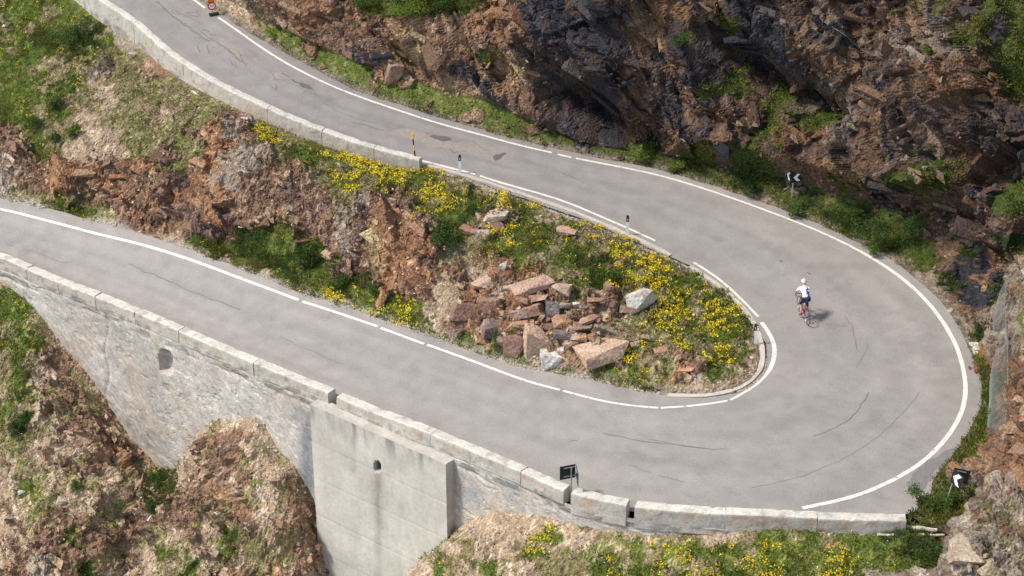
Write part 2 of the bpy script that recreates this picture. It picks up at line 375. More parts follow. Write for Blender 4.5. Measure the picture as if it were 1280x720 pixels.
# finer road grid for colour
def refine(V, n, m, k):
    G = V.reshape(n, m, 3); u = np.linspace(0, n - 1, (n - 1) * k + 1); v = np.linspace(0, m - 1, (m - 1) * k + 1)
    i = np.minimum(u.astype(int), n - 2); j = np.minimum(v.astype(int), m - 2); fu = (u - i)[:, None, None]; fv = (v - j)[None, :, None]
    A = G[i][:, j] * (1 - fu) * (1 - fv) + G[i + 1][:, j] * fu * (1 - fv) + G[i][:, j + 1] * (1 - fu) * fv + G[i + 1][:, j + 1] * fu * fv
    return A.reshape(-1, 3), len(u), len(v)
V, rn, rm = refine(V, len(EI), NC + 1, 3)
V[:, 2] = ZR(V)
idx = np.arange(rn * rm).reshape(rn, rm)
F = np.stack([idx[:-1, :-1], idx[:-1, 1:], idx[1:, 1:], idx[1:, :-1]], -1).reshape(-1, 4)
vv = np.tile(np.linspace(0, 1, rm), rn); uu = np.repeat(np.linspace(0, len(KEYS) - 1, rn), rm)
n1 = fbm(V, 3.5, 4, 50); n2 = fbm(np.c_[vv * 9, uu * .7, vv * 0], 1.0, 4, 51); n3 = fbm(V, .5, 3, 52)
base = np.array([.264, .247, .236])
c = base[None] * (1 + .15 * (n1 - .5) + .24 * (n2 - .5) + .30 * (n3 - .5) - .10 * sstep(.60, .68, fbm(V, .9, 4, 54)) * sstep(.5, .6, n1))[:, None]
trk = sum(np.exp(-((vv - a_) / .05) ** 2) for a_ in (.17, .40, .60, .84))     # wheel tracks, polished a little darker
c *= (1 - .09 * trk * (n1 + .2))[:, None]
up = sstep(11, 6, uu)[:, None]; c = c * (1 - up * .08) * np.array([1, 1, 1]) + up * np.array([-.012, -.008, .000])
obj('road', mesh_np('road', V, F, c, True), M_asph, kind='structure')

def ribbon(name, P, w, mat, dz=.008, kind='structure', wob=0, parent=None, seed=0):
    P = resample(np.asarray(P, float)[:, :2], .15); n = len(P)
    d = np.gradient(P, axis=0); d /= np.linalg.norm(d, axis=1)[:, None] + 1e-9; nr = np.c_[-d[:, 1], d[:, 0]]
    if np.isscalar(w): w = np.full(n, w)
    else: w = np.interp(np.linspace(0, 1, n), np.linspace(0, 1, len(w)), w)
    if wob: 
        P = P + nr * ((vnoise(np.c_[P, P[:, :1] * 0], .35, seed) - .5) * wob)[:, None]
        w = w * (.45 + 1.1 * vnoise(np.c_[P, P[:, :1] * 0], .3, seed + 1))
    e1 = (vnoise(np.c_[P, P[:, :1] * 0], .2, seed + 5) - .5) * .1; e2 = (vnoise(np.c_[P, P[:, :1] * 0], .2, seed + 6) - .5) * .1
    A = P + nr * (w * (.5 + e1))[:, None]; B = P - nr * (w * (.5 + e2))[:, None]
    V = np.vstack([np.c_[A, ZR(A) + dz], np.c_[B, ZR(B) + dz]]); i = np.arange(n - 1)
    F = np.stack([i, i + n, i + n + 1, i + 1], 1)
    return obj(name, mesh_np(name, V, F), mat, parent, kind=kind) if parent is None else obj(name, mesh_np(name, V, F), mat, parent)
def smooth(P, w, it=2):
    P = resample(P, .15); n = max(1, int(w / .15)); 
    for _ in range(it):
        E0, E1 = 2 * P[0] - P[1:n + 1][::-1], 2 * P[-1] - P[-n - 1:-1][::-1]
        if len(P) <= n + 1: return P
        Q = np.vstack([E0, P, E1]); k = np.ones(2 * n + 1) / (2 * n + 1)
        P = np.stack([np.convolve(Q[:, j], k, 'valid') for j in range(P.shape[1])], 1)
    return P
def pxl(pts, dz=0, sm=.9): return smooth(crom([pt(*p[:2], dz)[:2] for p in pts], .15), sm)
LW = .12
for i, L_ in enumerate([
  [(-300, 192), (-150, 228), (0, 261), (27, 268), (133, 295), (233, 323), (320, 355), (373, 375)],
  [(378, 377), (425, 392), (472, 408)], [(476, 410), (530, 430)], [(534, 431), (590, 451), (640, 470), (668, 480), (700, 487.5)],
  [(704, 488.5), (753, 502), (790, 508), (823, 510)], [(826, 510), (870, 508), (910, 501)], [(913, 500), (945, 484), (962, 466), (970, 446), (969, 428), (961, 412), (952, 403)],
  [(948, 396), (925, 372), (895, 345), (867, 328)], [(819, 301), (790, 287), (760, 275), (720, 257), (680, 243), (640, 233), (600, 220)], [(594, 218), (555, 208), (528, 201)],
  [(240, -2), (256, 10)], [(273, 22), (298, 39), (320, 55), (357, 79), (400, 101), (430, 114), (468, 128), (507, 141), (553, 156), (600, 168), (650, 182), (690, 191)],
  [(697, 193), (714, 197)], [(720, 198), (740, 202), (820, 218), (893, 240), (960, 264), (1033, 293), (1103, 330), (1157, 374), (1193, 426), (1206, 470), (1207, 500), (1197, 528), (1173, 560), (1147, 583), (1093, 612), (1050, 626), (1003, 635)]]):
    w = LW if i not in (13, 6) else [LW] * 4 + [.18] * 6
    ribbon('white_line', pxl(L_), w, M_paint, .008, seed=i)
for i, (L_, w) in enumerate([([(343, 545 - 0), (343, 545)], .02)][:0] + [
  ([(753, 542), (790, 549), (830, 555), (870, 560), (910, 562)], .045), ([(812, 549), (850, 557), (878, 561)], .03), ([(709, 553), (713, 551), (722, 551)], .04),
  ([(786, 581), (800, 590), (815, 592)], .03), ([(823, 595), (840, 599), (856, 602)], .025),
  ([(1017, 546), (1045, 536), (1068, 521), (1080, 505), (1086, 490)], .04), ([(1058, 395), (1066, 410), (1071, 422), (1073, 440)], .035), ([(1070, 460), (1085, 430)], .02),
  ([(160, 330), (190, 343), (225, 358), (260, 372), (300, 388)], .04), ([(30, 310), (60, 322), (85, 330)], .02), ([(350, 420), (400, 445), (430, 455)], .02),
  ([(195, 2), (215, 18), (240, 38), (262, 52)], .12), ([(215, 12), (236, 20), (252, 30)], .05), ([(440, 152), (460, 157), (480, 163)], .05),
  ([(250, 40), (275, 56), (300, 75)], .06), ([(590, 175), (612, 190)], .03), ([(700, 215), (730, 228)], .03), ([(405, 130), (440, 148), (470, 155)], .03),
  ([(975, 325), (977, 328)], .12), ([(1010, 340), (1014, 343)], .1), ([(940, 610), (1020, 590), (1100, 545), (1150, 490)], .015)]):
    ribbon('road_crack', pxl(L_), w, M_crack, .006, wob=.12, seed=100 + i)
def patch(name, poly, mat, dz):
    P = crom([pt(*p)[:2] for p in poly] + [pt(*poly[0])[:2]], .12)[:-1]
    P = P + (np.stack([vnoise(np.c_[P, P[:, :1] * 0], .3, 61), vnoise(np.c_[P, P[:, :1] * 0], .3, 62)], 1) - .5) * .25
    c = P.mean(0); V = np.vstack([np.c_[P, ZR(P) + dz], [[c[0], c[1], zr(*c) + dz]]]); n = len(P)
    F = np.array([(i, (i + 1) % n, n) for i in range(n)]); return obj(name, mesh_np(name, V, F), mat, kind='structure')
patch('road_patch', [(484, 166), (505, 161), (530, 166), (545, 170), (555, 178), (530, 177), (500, 172)], M_patchp, .005)
patch('road_patch', [(530, 180), (560, 176), (600, 180), (625, 188), (622, 198), (600, 195), (565, 188)], M_patchp, .005)
patch('road_patch', [(538, 170), (550, 169), (564, 173), (552, 176)], M_patchd, .012)
patch('road_patch', [(614, 196), (622, 192), (634, 193), (626, 197), (618, 200)], M_patchd, .012)
rc_ = np.random.default_rng(5)
for k_ in range(46):      # crazed asphalt on the climbing arm
    cx, cy = [(262, 45), (288, 62), (345, 97), (378, 110), (560, 186), (300, 78), (225, 22)][k_ % 7]; x0, y0 = rc_.normal(cx, 10), rc_.normal(cy, 6); an = rc_.normal(.6, .5); l_ = rc_.uniform(6, 15)
    ribbon('road_crack', pxl([(x0, y0), (x0 + l_ * cos(an) * .5, y0 + l_ * sin(an) * .4 + rc_.normal(0, 1)), (x0 + l_ * cos(an), y0 + l_ * sin(an) * .8)], sm=.15), rc_.uniform(.02, .06), M_crack, .007, wob=.15, seed=200 + k_)
patch('road_patch', [(333, 94), (348, 92), (356, 98), (344, 101)], M_patchp, .005)
patch('road_patch', [(268, 45), (282, 50), (300, 64), (296, 74), (282, 62)], M_patchp, .005)
patch('road_patch', [(360, 98), (376, 104), (392, 112), (378, 109)], M_patchd, .01)
patch('road_patch', [(1135, 596), (1155, 578), (1190, 560), (1200, 556), (1168, 594), (1140, 622)], mat_var('newer_asphalt', (.17, .165, .165), .2, 10, bump=.3), .004)

# kerb of pale concrete along the inside of the bend
def kerb(pts, w=.28, h=.05):
    P = resample(pxl(pts), .2); n = len(P); d = np.gradient(P, axis=0); d /= np.linalg.norm(d, axis=1)[:, None]; nr = np.c_[-d[:, 1], d[:, 0]]
    wv = w * (.75 + .5 * vnoise(np.c_[P, P[:, :1] * 0], .5, 71)); z = ZR(P)
    hh = h * (.6 + .8 * vnoise(np.c_[P, P[:, :1] * 0], .4, 72))
    A = P + nr * (wv / 2)[:, None]; B = P - nr * (wv / 2)[:, None]
    V = np.vstack([np.c_[A, z - .15], np.c_[A, z + hh], np.c_[B, z + hh], np.c_[B, z - .15]]); i = np.arange(n - 1)
    F = np.vstack([np.stack([i + a * n, i + a * n + 1, i + (a + 1) * n + 1, i + (a + 1) * n], 1) for a in range(3)])
    C = np.array([.44, .41, .37]) * (.75 + .5 * fbm(V, .4, 3, 73))[:, None]
    return obj('concrete_kerb', mesh_np('concrete_kerb', V, F, C), M_conc, kind='structure')
kerb([(533, 207), (580, 219), (640, 239), (680, 252), (720, 266), (760, 283), (800, 300), (838, 320)], .22)
kerb([(862, 333), (885, 347), (910, 365), (930, 386), (942, 402), (951, 420), (954, 440), (953, 462), (935, 483), (907, 492), (870, 497), (835, 494)], .19, .03)

# ---------------------------------------------------------------- terrain helpers
def seg_dist(P, L):
    """distance from points to a polyline (vectorised in chunks)"""
    A = L[:-1]; B = L[1:]; out = np.empty(len(P)); D = B - A; dd = (D ** 2).sum(1) + 1e-12
    for i in range(0, len(P), 8000):
        p = P[i:i + 8000, None, :]; t = np.clip(((p - A) * D).sum(-1) / dd, 0, 1)
        out[i:i + 8000] = np.sqrt((((A + t[..., None] * D) - p) ** 2).sum(-1)).min(1)
    return out
def inside(P, poly):
    x, y = P[:, 0], P[:, 1]; r = np.zeros(len(P), bool); a = poly; b = np.roll(poly, -1, 0)
    for (x0, y0), (x1, y1) in zip(a, b):
        if y0 == y1: continue
        m = ((y0 > y) != (y1 > y)) & (x < (x1 - x0) * (y - y0) / (y1 - y0) + x0); r ^= m
    return r
def grid_mesh(X, Y, Z, keep):
    ny, nx = X.shape; idx = np.arange(nx * ny).reshape(ny, nx)
    F = np.stack([idx[:-1, :-1], idx[:-1, 1:], idx[1:, 1:], idx[1:, :-1]], -1).reshape(-1, 4)
    F = F[keep.ravel()[F].all(1)]; used = np.unique(F); mp = np.full(nx * ny, -1); mp[used] = np.arange(len(used))
    return np.stack([X.ravel(), Y.ravel(), Z.ravel()], 1)[used], mp[F]
def grid_norm(X, Y, Z, keep):
    k = keep.reshape(X.shape); Zs = np.where(k, Z, np.nan)
    gy, gx = np.gradient(Zs, Y[:, 0], X[0]); gx = np.nan_to_num(gx); gy = np.nan_to_num(gy)
    n = np.stack([-gx, -gy, np.ones_like(gx)], -1); n /= np.linalg.norm(n, axis=-1)[..., None]
    return n.reshape(-1, 3)[keep]
def normals_grid(G):
    du = np.gradient(G, axis=0); dv = np.gradient(G, axis=1); n = np.cross(du, dv); return n / (np.linalg.norm(n, axis=-1)[..., None] + 1e-9)
def saw(c, w):
    f = c / w - np.floor(c / w); return np.where(f < .22, f / .22, (1 - f) / .78)
def beds(V, seed=0):
    """stepped edges of tilted beds, running down to the right"""
    q = V @ BED; wp = (fbm(V, 2.2, 3, 600 + seed) - .5) * 1.3 + (fbm(V, .5, 2, 603 + seed) - .5) * .22
    m1 = sstep(.35, .6, fbm(q * np.array([.3, 1, 1]), 1.6, 3, 601 + seed)); m2 = sstep(.35, .6, fbm(q * np.array([.3, 1, 1]), .8, 3, 602 + seed))
    c = q[:, 2] + .45 * q[:, 1] + wp
    return (saw(c, .62) - .5) * .26 * m1 + (saw(c * 1.07 + 3, .23) - .5) * .11 * m2
def rough(V, ci, soft=1.0):
    """fracture relief at a point cloud: height, colour randoms"""
    rk = ROCKY[ci]
    h1, r1, e1 = facet(V, (3.4, 1.1, 1.1), BED, 11, 1.0)
    h2, r2, e2 = facet(V, (1.5, .42, .42), BED, 12, 1.0)
    h3, r3, e3 = facet(V, (.5, .17, .17), BED, 13, .9)
    h2b, r2b, e2b = facet(V + 7.3, (1.1, .5, .5), bed(70, 25), 14, 1.0)
    h4, r4, e4 = facet(V + 5.1, (.30, .12, .12), bed(60, 15), 15, 1.1)
    h = rk * (h1 * .58 + h2 * .34 - h2b * .20 + beds(V) * .9) + (.3 + .7 * rk) * (h3 * .15 + h4 * .05)
    h -= rk * .07 * (1 - sstep(0, .12, e2)) * (vnoise(V, .7, 9) > .35)
    h += (fbm(V, 2.5, 3, 19) - .5) * .35
    rr = .35 * r2 + .35 * r3 + .3 * r4
    return h * soft, r2, np.clip((rr - .5) * 1.5 + .5, 0, 1), r3
SURF = []      # (verts, faces) of the ground sheets, for scattering
# --- island slope between the two arms of the road
CF_UP = crom([pt(*p, .55)[:2] for p in [(-80, -160), (30, -80), (123, 0), (165, 25), (200, 59), (230, 81), (263, 101), (320, 129), (360, 147), (402, 164), (440, 177), (480, 189), (524, 200)]], .2)
CB_UP = crom([pt(*p, .55)[:2] for p in [(-50, -150), (60, -70), (147, 0), (167, 17), (200, 47), (227, 68), (273, 96), (320, 121), (360, 140), (400, 157), (440, 170), (480, 181), (528, 193)]], .2)
ctl = [np.r_[p, zr(*p) - .03] for p in EI[::5]]
ctl = [q for q in ctl if seg_dist(q[None, :2], CF_UP)[0] > 1.2]
_pu = proj(np.c_[CF_UP, ZR(CF_UP)])[0]; ctl += [np.r_[p, zr(*p) - float(np.interp(x_, [150, 220, 300, 480, 520], [.75, .45, .16, .12, .08]))] for p, x_ in zip(CF_UP[::8], _pu[::8])]
ctl += [np.r_[p, zr(*p) - .35] for p in CB_UP[::8]]
for p in [(0, 190, -.7), (0, 100, .6), (0, 30, 1.7), (-150, 60, .8), (-150, 150, -.6), (-150, -60, 2), (60, 215, -.9), (100, 218, -.5), (100, 120, 1.3), (100, 40, 2.6), (100, 258, -1.9), (200, 285, -1.6), (200, 245, -.5), (200, 200, .8), (200, 150, 1.8),
          (300, 322, -1.4), (300, 265, 0), (300, 220, 1.2), (300, 170, 2.0), (400, 345, -.9), (400, 315, -.5), (400, 280, .5), (400, 230, 1.5), (400, 200, 2.0), (500, 380, -.6), (500, 345, 0), (500, 295, 1.1), (500, 250, 1.5), (500, 222, 1.6),
          (600, 425, -.4), (600, 395, .1), (600, 350, .8), (600, 300, 1.3), (600, 250, 1.5), (700, 440, 0), (700, 400, .5), (700, 340, 1.0), (700, 290, 1.2), (780, 460, .1), (780, 400, .7), (780, 340, .9), (860, 460, .3), (860, 400, .6), (860, 365, .6), (915, 430, .3)]:
    ctl.append(unp(*p))
TA = TPS(ctl, lam=.02)
st = .085
X, Y = np.meshgrid(np.arange(-38, 12.5, st), np.arange(66, 116, st)); P2 = np.c_[X.ravel(), Y.ravel()]
isl = np.vstack([EI, [[-60, EI[-1, 1]], [-60, EI[0, 1] + 10]]])
ins = inside(P2, isl); dI = seg_dist(P2, EI[::2])
keep = ins | (dI < 1.2)
sd = np.where(ins, dI, -dI)
zr_g = np.zeros(len(P2)); zr_g[keep] = ZR(P2[keep]); za = np.zeros(len(P2)); za[keep] = TA(P2[keep])
V0 = np.c_[P2, za]; px, py, _ = proj(V0); keep &= (px > -330) & (px < 1500) & (py > -200)
Vk = V0[keep]; sdk = sd[keep]; ci = classes(Vk)
h, r1, r2, r3 = rough(Vk, ci)
nearw = seg_dist(Vk[:, :2], CF_UP[::3])
fade = sstep(.15, 1.1, sdk) * (.25 + .75 * sstep(.1, 1.2, nearw))
gn = grid_norm(X, Y, za.reshape(X.shape), keep)
D3 = gn * (h * fade)[:, None]
z = Vk[:, 2] + D3[:, 2]
Dxy = np.zeros((len(P2), 2)); Dxy[keep] = D3[:, :2]
# steep faces: push outwards too (overhanging blocks)
zz = np.where(sdk < .35, np.minimum(z, zr_g[keep] - .035 + .02 * r3), z)
zz = np.where(sdk < 0, zr_g[keep] - .12, zz)
Zf = np.zeros(len(P2)); Zf[keep] = zz
C = np.zeros((len(P2), 3)); C[keep] = colour(Vk, ci, r1, r2)
shd = np.zeros(len(P2)); shd[keep] = sstep(.55, .1, sdk) * (nearw > .6)
gr = np.array([.36, .32, .27]); C = C * (1 - shd[:, None]) + gr * (.7 + .5 * hsh((P2[:, 0] * 13).astype(int), (P2[:, 1] * 13).astype(int), P2[:, 0].astype(int) * 0, 3))[:, None] * shd[:, None]
kg = keep.reshape(X.shape); Vg, Fg = grid_mesh(X, Y, Zf.reshape(X.shape), kg)
used = np.flatnonzero(keep)
# colour for used verts: rebuild mapping
def pick(A, X, keepg):
    ny, nx = X.shape; idx = np.arange(nx * ny).reshape(ny, nx)
    F = np.stack([idx[:-1, :-1], idx[:-1, 1:], idx[1:, 1:], idx[1:, :-1]], -1).reshape(-1, 4)
    F = F[keepg.ravel()[F].all(1)]; return A[np.unique(F)]
Cg = pick(C, X, kg)
jx = np.c_[vnoise(Vg, .3, 81) - .5, vnoise(Vg, .3, 82) - .5] * .12
Vg[:, :2] += jx * sstep(.3, 1, pick(np.where(keep, sd, 0), X, kg))[:, None] + pick(Dxy, X, kg)
obj('island_slope', mesh_np('island_slope', Vg, Fg, Cg), M_rock, kind='structure'); SURF.append(('A', Vg, Fg))

# --- the mountain side: verge, then the rock cliff
nK = 21
OB = EO[:14 * (nK - 2) + 1]; ext = np.array([OB[-1] + (OB[-1] - OB[-6]) / np.linalg.norm(OB[-1] - OB[-6]) * k for k in (1, 2, 3, 4)])
OB = resample(OB, .085); ukey = None
Lk = arclen(EO[:14 * (nK - 2) + 1])[::14]
sL = arclen(OB); uk = np.interp(sL, Lk, np.arange(len(Lk)))      # key index along the edge
ctr = np.vstack([OB]); d = np.gradient(OB, axis=0); 
k = 61; ker = np.ones(k) / k
ds = np.stack([np.convolve(np.pad(d[:, j], k // 2, mode='edge'), ker, 'valid') for j in (0, 1)], 1)
ds /= np.linalg.norm(ds, axis=1)[:, None]; nrm = np.c_[-ds[:, 1], ds[:, 0]]
if ((EO[50] - EI[50]) @ nrm[np.argmin(np.abs(uk - 50 / 14))]) < 0: nrm = -nrm
keys = np.arange(20)
vw = np.interp(uk, keys, [.9, .9, .9, 1.0, 1.3, 1.5, 1.5, 1.2, .8, 1.0, 1.3, 1.5, 1.8, 2.0, 2.6, 4.5, 7, 8, 8, 8])
vr = np.interp(uk, keys, [.35, .35, .35, .4, .45, .5, .5, .4, .3, .3, .35, .4, .5, .6, .35, .1, .0, .05, .05, .05])     # rise of the verge per metre
th = np.interp(uk, keys, [52, 52, 55, 60, 62, 62, 62, 66, 74, 74, 68, 64, 62, 60, 58, 56, 40, 35, 35, 35])
prof_s = np.r_[np.array([-1.2, -.6, -.15, 0, .08, .2, .35, .5]), np.arange(.6, 3.01, .12)]
SL = np.arange(0, 19, .09)
nu = len(OB)
G = np.zeros((nu, 0, 3))
rows = []
for s_ in (-1.2, -.6, -.1):
    p = OB + nrm * s_; rows.append(np.c_[p, np.full(nu, 0.)])
zb = ZR(OB)
for r_ in rows: r_[:, 2] = ZR(r_) - .12
for t in np.linspace(0.0, 1, 30):
    w = vw * t; p = OB + nrm * w[:, None]; rows.append(np.c_[p, zb - .03 + vr * w * sstep(.05, .5, t)])
toe = rows[-1].copy()
for s_ in SL[1:]:
    H_ = s_
    # angle eases over above the crest on the left
    crest = np.interp(uk, keys, [6, 6, 6, 6, 6.4, 6.8, 7.2, 9, 30, 30, 30, 30, 30, 30, 30, 30, 6, 6, 6, 6])
    a = np.radians(th - 22 * sstep(crest - .8, crest + 1, s_) + 6 * np.sin(s_ * .9 + uk))
    prev = rows[-1]; stp = .09
    rows.append(np.c_[prev[:, :2] + nrm * (np.cos(a) * stp)[:, None], prev[:, 2] + np.sin(a) * stp])
G = np.stack(rows, 1); nv = G.shape[1]
ncl = 33
# smooth fan-out where the edge bends: keep rays from crossing by construction (outside of the bend)
GN = normals_grid(G); 
if GN[..., 2].mean() < 0: GN = -GN
W = G.reshape(-1, 3); px, py, _ = proj(W)
cl = np.tile(np.arange(nv), nu); mcl = sstep(ncl - 6, ncl + 14, cl)
bl = np.zeros(len(W))
for (bx, by, rx, ry, am, rot) in [(735, 135, 62, 30, -2.6, 38), (790, 165, 55, 30, -1.8, 25), (700, 60, 60, 35, 1.0, 20), (960, 88, 110, 20, -2.0, 32), (1010, 55, 80, 18, .9, 32), (500, 70, 60, 9, -1.0, 42), (470, 100, 22, 14, -.9, 40),
        (900, 150, 60, 12, -.9, 25), (860, 60, 25, 60, .7, -20), (1265, 130, 40, 60, -2.2, 0), (1240, 215, 50, 40, -1.2, 20), (1150, 130, 70, 60, .9, 0), (1130, 45, 60, 30, -.6, 0), (1180, 265, 60, 14, -1.3, 12), (1150, 230, 70, 18, .8, 15),
        (1245, 330, 40, 60, -1.5, 0), (1040, 215, 50, 20, .8, 20), (1090, 250, 60, 12, -.8, 15), (620, 95, 14, 60, -.6, -38), (560, 60, 50, 26, .6, 35), (840, 190, 60, 12, -.8, 15), (1030, 130, 40, 14, -.7, 30)]:
    c_, s_ = cos(radians(rot)), sin(radians(rot)); dx = (px - bx) * c_ + (py - by) * s_; dy = -(px - bx) * s_ + (py - by) * c_
    bl += am * np.exp(-(dx / rx) ** 2 - (dy / ry) ** 2)
ci = classes(W)
ci = np.where((cl < ncl - 2) & (cl > 4) & np.isin(ci, [CLS.index('d'), CLS.index('b'), CLS.index('o')]) & (vnoise(W, .8, 44) > .3) & (px < 1130), CLS.index('g'), ci)
h, r1, r2, r3 = rough(W, ci, 1.0)
hB, rB, eB = facet(W, (6.5, 2.2, 2.2), BED, 41, 1.1); hB2, rB2, eB2 = facet(W + 3.1, (4.0, 2.6, 2.6), bed(75, 20), 42, 1.0); hB = hB - .5 * hB2
hM, rM, eM = facet(W, (3.2, 1.5, 1.2), bed(46, -20), 44, 1.1)
disp = mcl * (bl + hB * 1.7 + hM * .75 + h * .95) + (1 - mcl) * sstep(3, 8, cl) * (h * .35 + (fbm(W, .6, 3, 45) - .5) * .15)
W2 = W + GN.reshape(-1, 3) * disp[:, None]
W2[:, :2] += ((np.c_[vnoise(W, .25, 83), vnoise(W, .25, 84)] - .5) * .1) * mcl[:, None]
C = colour(W, ci, r1, r2); qs = (W @ BED) * np.array([.16, 1, 1])
sn = fbm(qs, .75, 4, 610); sn2 = fbm(qs, .22, 3, 611); STK = np.array([(.024, .025, .033), (.058, .056, .068), (.095, .068, .066), (.18, .10, .062), (.26, .155, .09), (.12, .10, .092)])
kx = np.clip((sn - .28) / .44, 0, .999) * 5; k0 = kx.astype(int); fx = (kx - k0)[:, None]; stc = (STK[k0] * (1 - fx) + STK[np.minimum(k0 + 1, 5)] * fx) * (.65 + .7 * sn2)[:, None] * (.75 + .5 * rM)[:, None]
rkm = (ROCKY[ci] > .7) * (cl > ncl - 4); bw = (.38 * rkm * sstep(520, 700, px) + .25 * rkm * (px <= 520))[:, None]; C = C * (1 - bw) + stc * 1.25 * bw
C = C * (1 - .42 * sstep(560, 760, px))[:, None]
gsh = np.where(cl <= 3, 1, sstep(.55, .15, (cl - 3) / 29 * np.repeat(vw, nv)))[:, None]; C = C * (1 - gsh) + np.array([.20, .165, .13]) * (.6 + .7 * r3[:, None]) * gsh
idx = np.arange(nu * nv).reshape(nu, nv)
Fb = np.stack([idx[:-1, :-1], idx[1:, :-1], idx[1:, 1:], idx[:-1, 1:]], -1).reshape(-1, 4)
px, py, _ = proj(W2); kb = (py > -160) & (px > -60) & (px < 1560)
Fb = Fb[kb[Fb].all(1)]; used = np.unique(Fb); mp = np.full(len(W2), -1); mp[used] = np.arange(len(used))
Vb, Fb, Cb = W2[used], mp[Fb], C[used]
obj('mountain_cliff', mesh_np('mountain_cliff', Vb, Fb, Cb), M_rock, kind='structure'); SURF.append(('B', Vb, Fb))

# --- slope and gully below the road
CB_LO = [(-320, 210), (-150, 266), (0, 317), (35, 329), (77, 346), (123, 363), (173, 383), (228, 406), (320, 443), (417, 482), (480, 508), (542, 533), (590, 552), (640, 573), (680, 591), (717, 606), (755, 615), (792, 623), (850, 629), (907, 632), (960, 634), (1050, 638), (1137, 640)]
CF_LO = [(-322, 218), (-150, 273), (-2, 322), (32, 336), (73, 353), (118, 370), (168, 390), (222, 413), (313, 452), (411, 492), (474, 518), (537, 542), (585, 562), (635, 583), (675, 600), (711, 616), (750, 625), (789, 633), (849, 639), (907, 643), (960, 645), (1050, 649), (1133, 651)]
LB = crom([pt(*p, .55)[:2] for p in CB_LO], .15); LF = crom([pt(*p, .55)[:2] for p in CF_LO], .15)
def at_wall(px_, py_):
    """point on the vertical outer wall face seen at px,py"""
    q = proj(np.c_[LF, ZR(LF)])[0]; i = int(np.argmin(np.abs(q - px_)))
    best = None
    for j in range(max(0, i - 60), min(len(LF), i + 60)):
        x, y = LF[j]; dy = -(py_ - 360) / FOC
        z = CAM_H + y * (-SP + dy * CP) / (CP + dy * SP)
        e = abs(float(proj(np.array([[x, y, z]]))[0][0]) - px_)
        if best is None or e < best[0]: best = (e, np.array([x, y, z]))
    return best[1]
base_px = [(-150, 285), (-60, 318), (0, 352), (30, 372), (60, 408), (100, 455), (130, 498), (160, 542), (185, 572), (213, 592), (235, 572), (258, 533), (285, 519), (325, 521), (358, 556), (391, 604), (412, 640), (440, 760), (500, 770), (545, 700), (568, 662), (600, 645), (650, 645), (700, 655), (750, 665), (790, 668), (850, 669), (907, 667), (960, 661), (1000, 659), (1060, 656), (1125, 654)]
ctl = []
for p in base_px:
    q = at_wall(*p); ctl.append(q)
ctl = [c_ for c_, p_ in zip(ctl, base_px) if p_[0] not in (412, 440, 500)]
for p_ in base_px:
    if 235 <= p_[0] <= 392 or p_[0] <= 185:
        q = at_wall(*p_); ctl.append(q + np.array([-.45, -.9, -.35])); ctl.append(q + np.array([.2, .5, .1]))
WBASE = np.array([at_wall(*p_) for p_ in base_px])
nrmW = np.array([(LF[i] - LB[min(i, len(LB) - 1)]) for i in range(0)])
for p in [(-150, 420, -7.5), (-150, 600, -12), (-150, 800, -16), (0, 430, -6.3), (0, 500, -8), (0, 600, -10), (0, 720, -11.8), (0, 850, -13.5), (80, 480, -7.3), (70, 600, -9.3), (70, 720, -11.2), (110, 540, -8.2), (130, 620, -9.4), (120, 680, -10.4),
          (200, 640, -10.8), (170, 680, -11.6), (150, 720, -12.4), (100, 820, -14), (240, 620, -8.6), (230, 680, -9.4), (200, 720, -10.6), (290, 560, -6.6), (290, 640, -8.2), (290, 720, -9.8), (300, 850, -12.5),
          (350, 620, -7.6), (350, 720, -9.6), (395, 650, -8.6), (395, 700, -9.9), (400, 780, -12), (450, 860, -15), 
          (565, 690, -4.5), (520, 712, -5.2), (600, 690, -3.4), (650, 690, -2.6), (700, 700, -2.1), (600, 740, -4.2), (520, 760, -6.0), (700, 760, -3.2), (800, 700, -1.7), (800, 760, -2.8), (900, 700, -1.2), (900, 760, -2.4), (1000, 690, -.75), (1060, 675, -.5), (1000, 760, -2.2), (1100, 700, -.8), (1120, 760, -1.8), (1180, 680, -.3), (1220, 740, -1.2), (1300, 700, .2), (1400, 760, .5), (700, 860, -5.5), (1000, 860, -5), (1300, 860, -3), (560, 860, -8)]:
    ctl.append(unp(*p))
for p, dz in [((1150, 640), -.1), ((1180, 610), -.05), ((1200, 640), 0)]: q = pt(*p); q[2] += dz; ctl.append(q)
TC = TPS(ctl, lam=1.5)
def side_wall(P):
    """positive in front of (below) the outer wall"""
    L = LF[::2]; out = np.empty(len(P))
    for i in range(0, len(P), 8000):
        p = P[i:i + 8000]; d2 = ((p[:, None] - L[None]) ** 2).sum(-1); j = np.clip(d2.argmin(1), 1, len(L) - 2)
        t = L[j + 1] - L[j - 1]; v = p - L[j]; out[i:i + 8000] = -(t[:, 0] * v[:, 1] - t[:, 1] * v[:, 0]) / np.linalg.norm(t, axis=1)
    return out
st = .09
X, Y = np.meshgrid(np.arange(-40, 22, st), np.arange(52, 96, st)); P2 = np.c_[X.ravel(), Y.ravel()]
cs = side_wall(P2); keep = cs > -.5
keep &= ~((P2[:, 0] > LF[-1, 0]) & (P2[:, 1] > LF[-1, 1] + 2.5))
za = np.full(len(P2), -9.); za[keep] = TC(P2[keep]); V0 = np.c_[P2, za]
px, py, _ = proj(V0); keep &= (px > -300) & (px < 1500) & (py < 900)
Vk = V0[keep]; ci = classes(Vk); nn_ = fbm(Vk, 1.1, 4, 33)
ci = np.where((ci == CLS.index('b')) & (nn_ > .54), CLS.index('s'), ci); ci = np.where((ci == CLS.index('r')) & (nn_ > .4), CLS.index('b'), ci)
h, r1, r2, r3 = rough(Vk, ci)
nearw = np.abs(cs[keep]); pxk = px[keep]
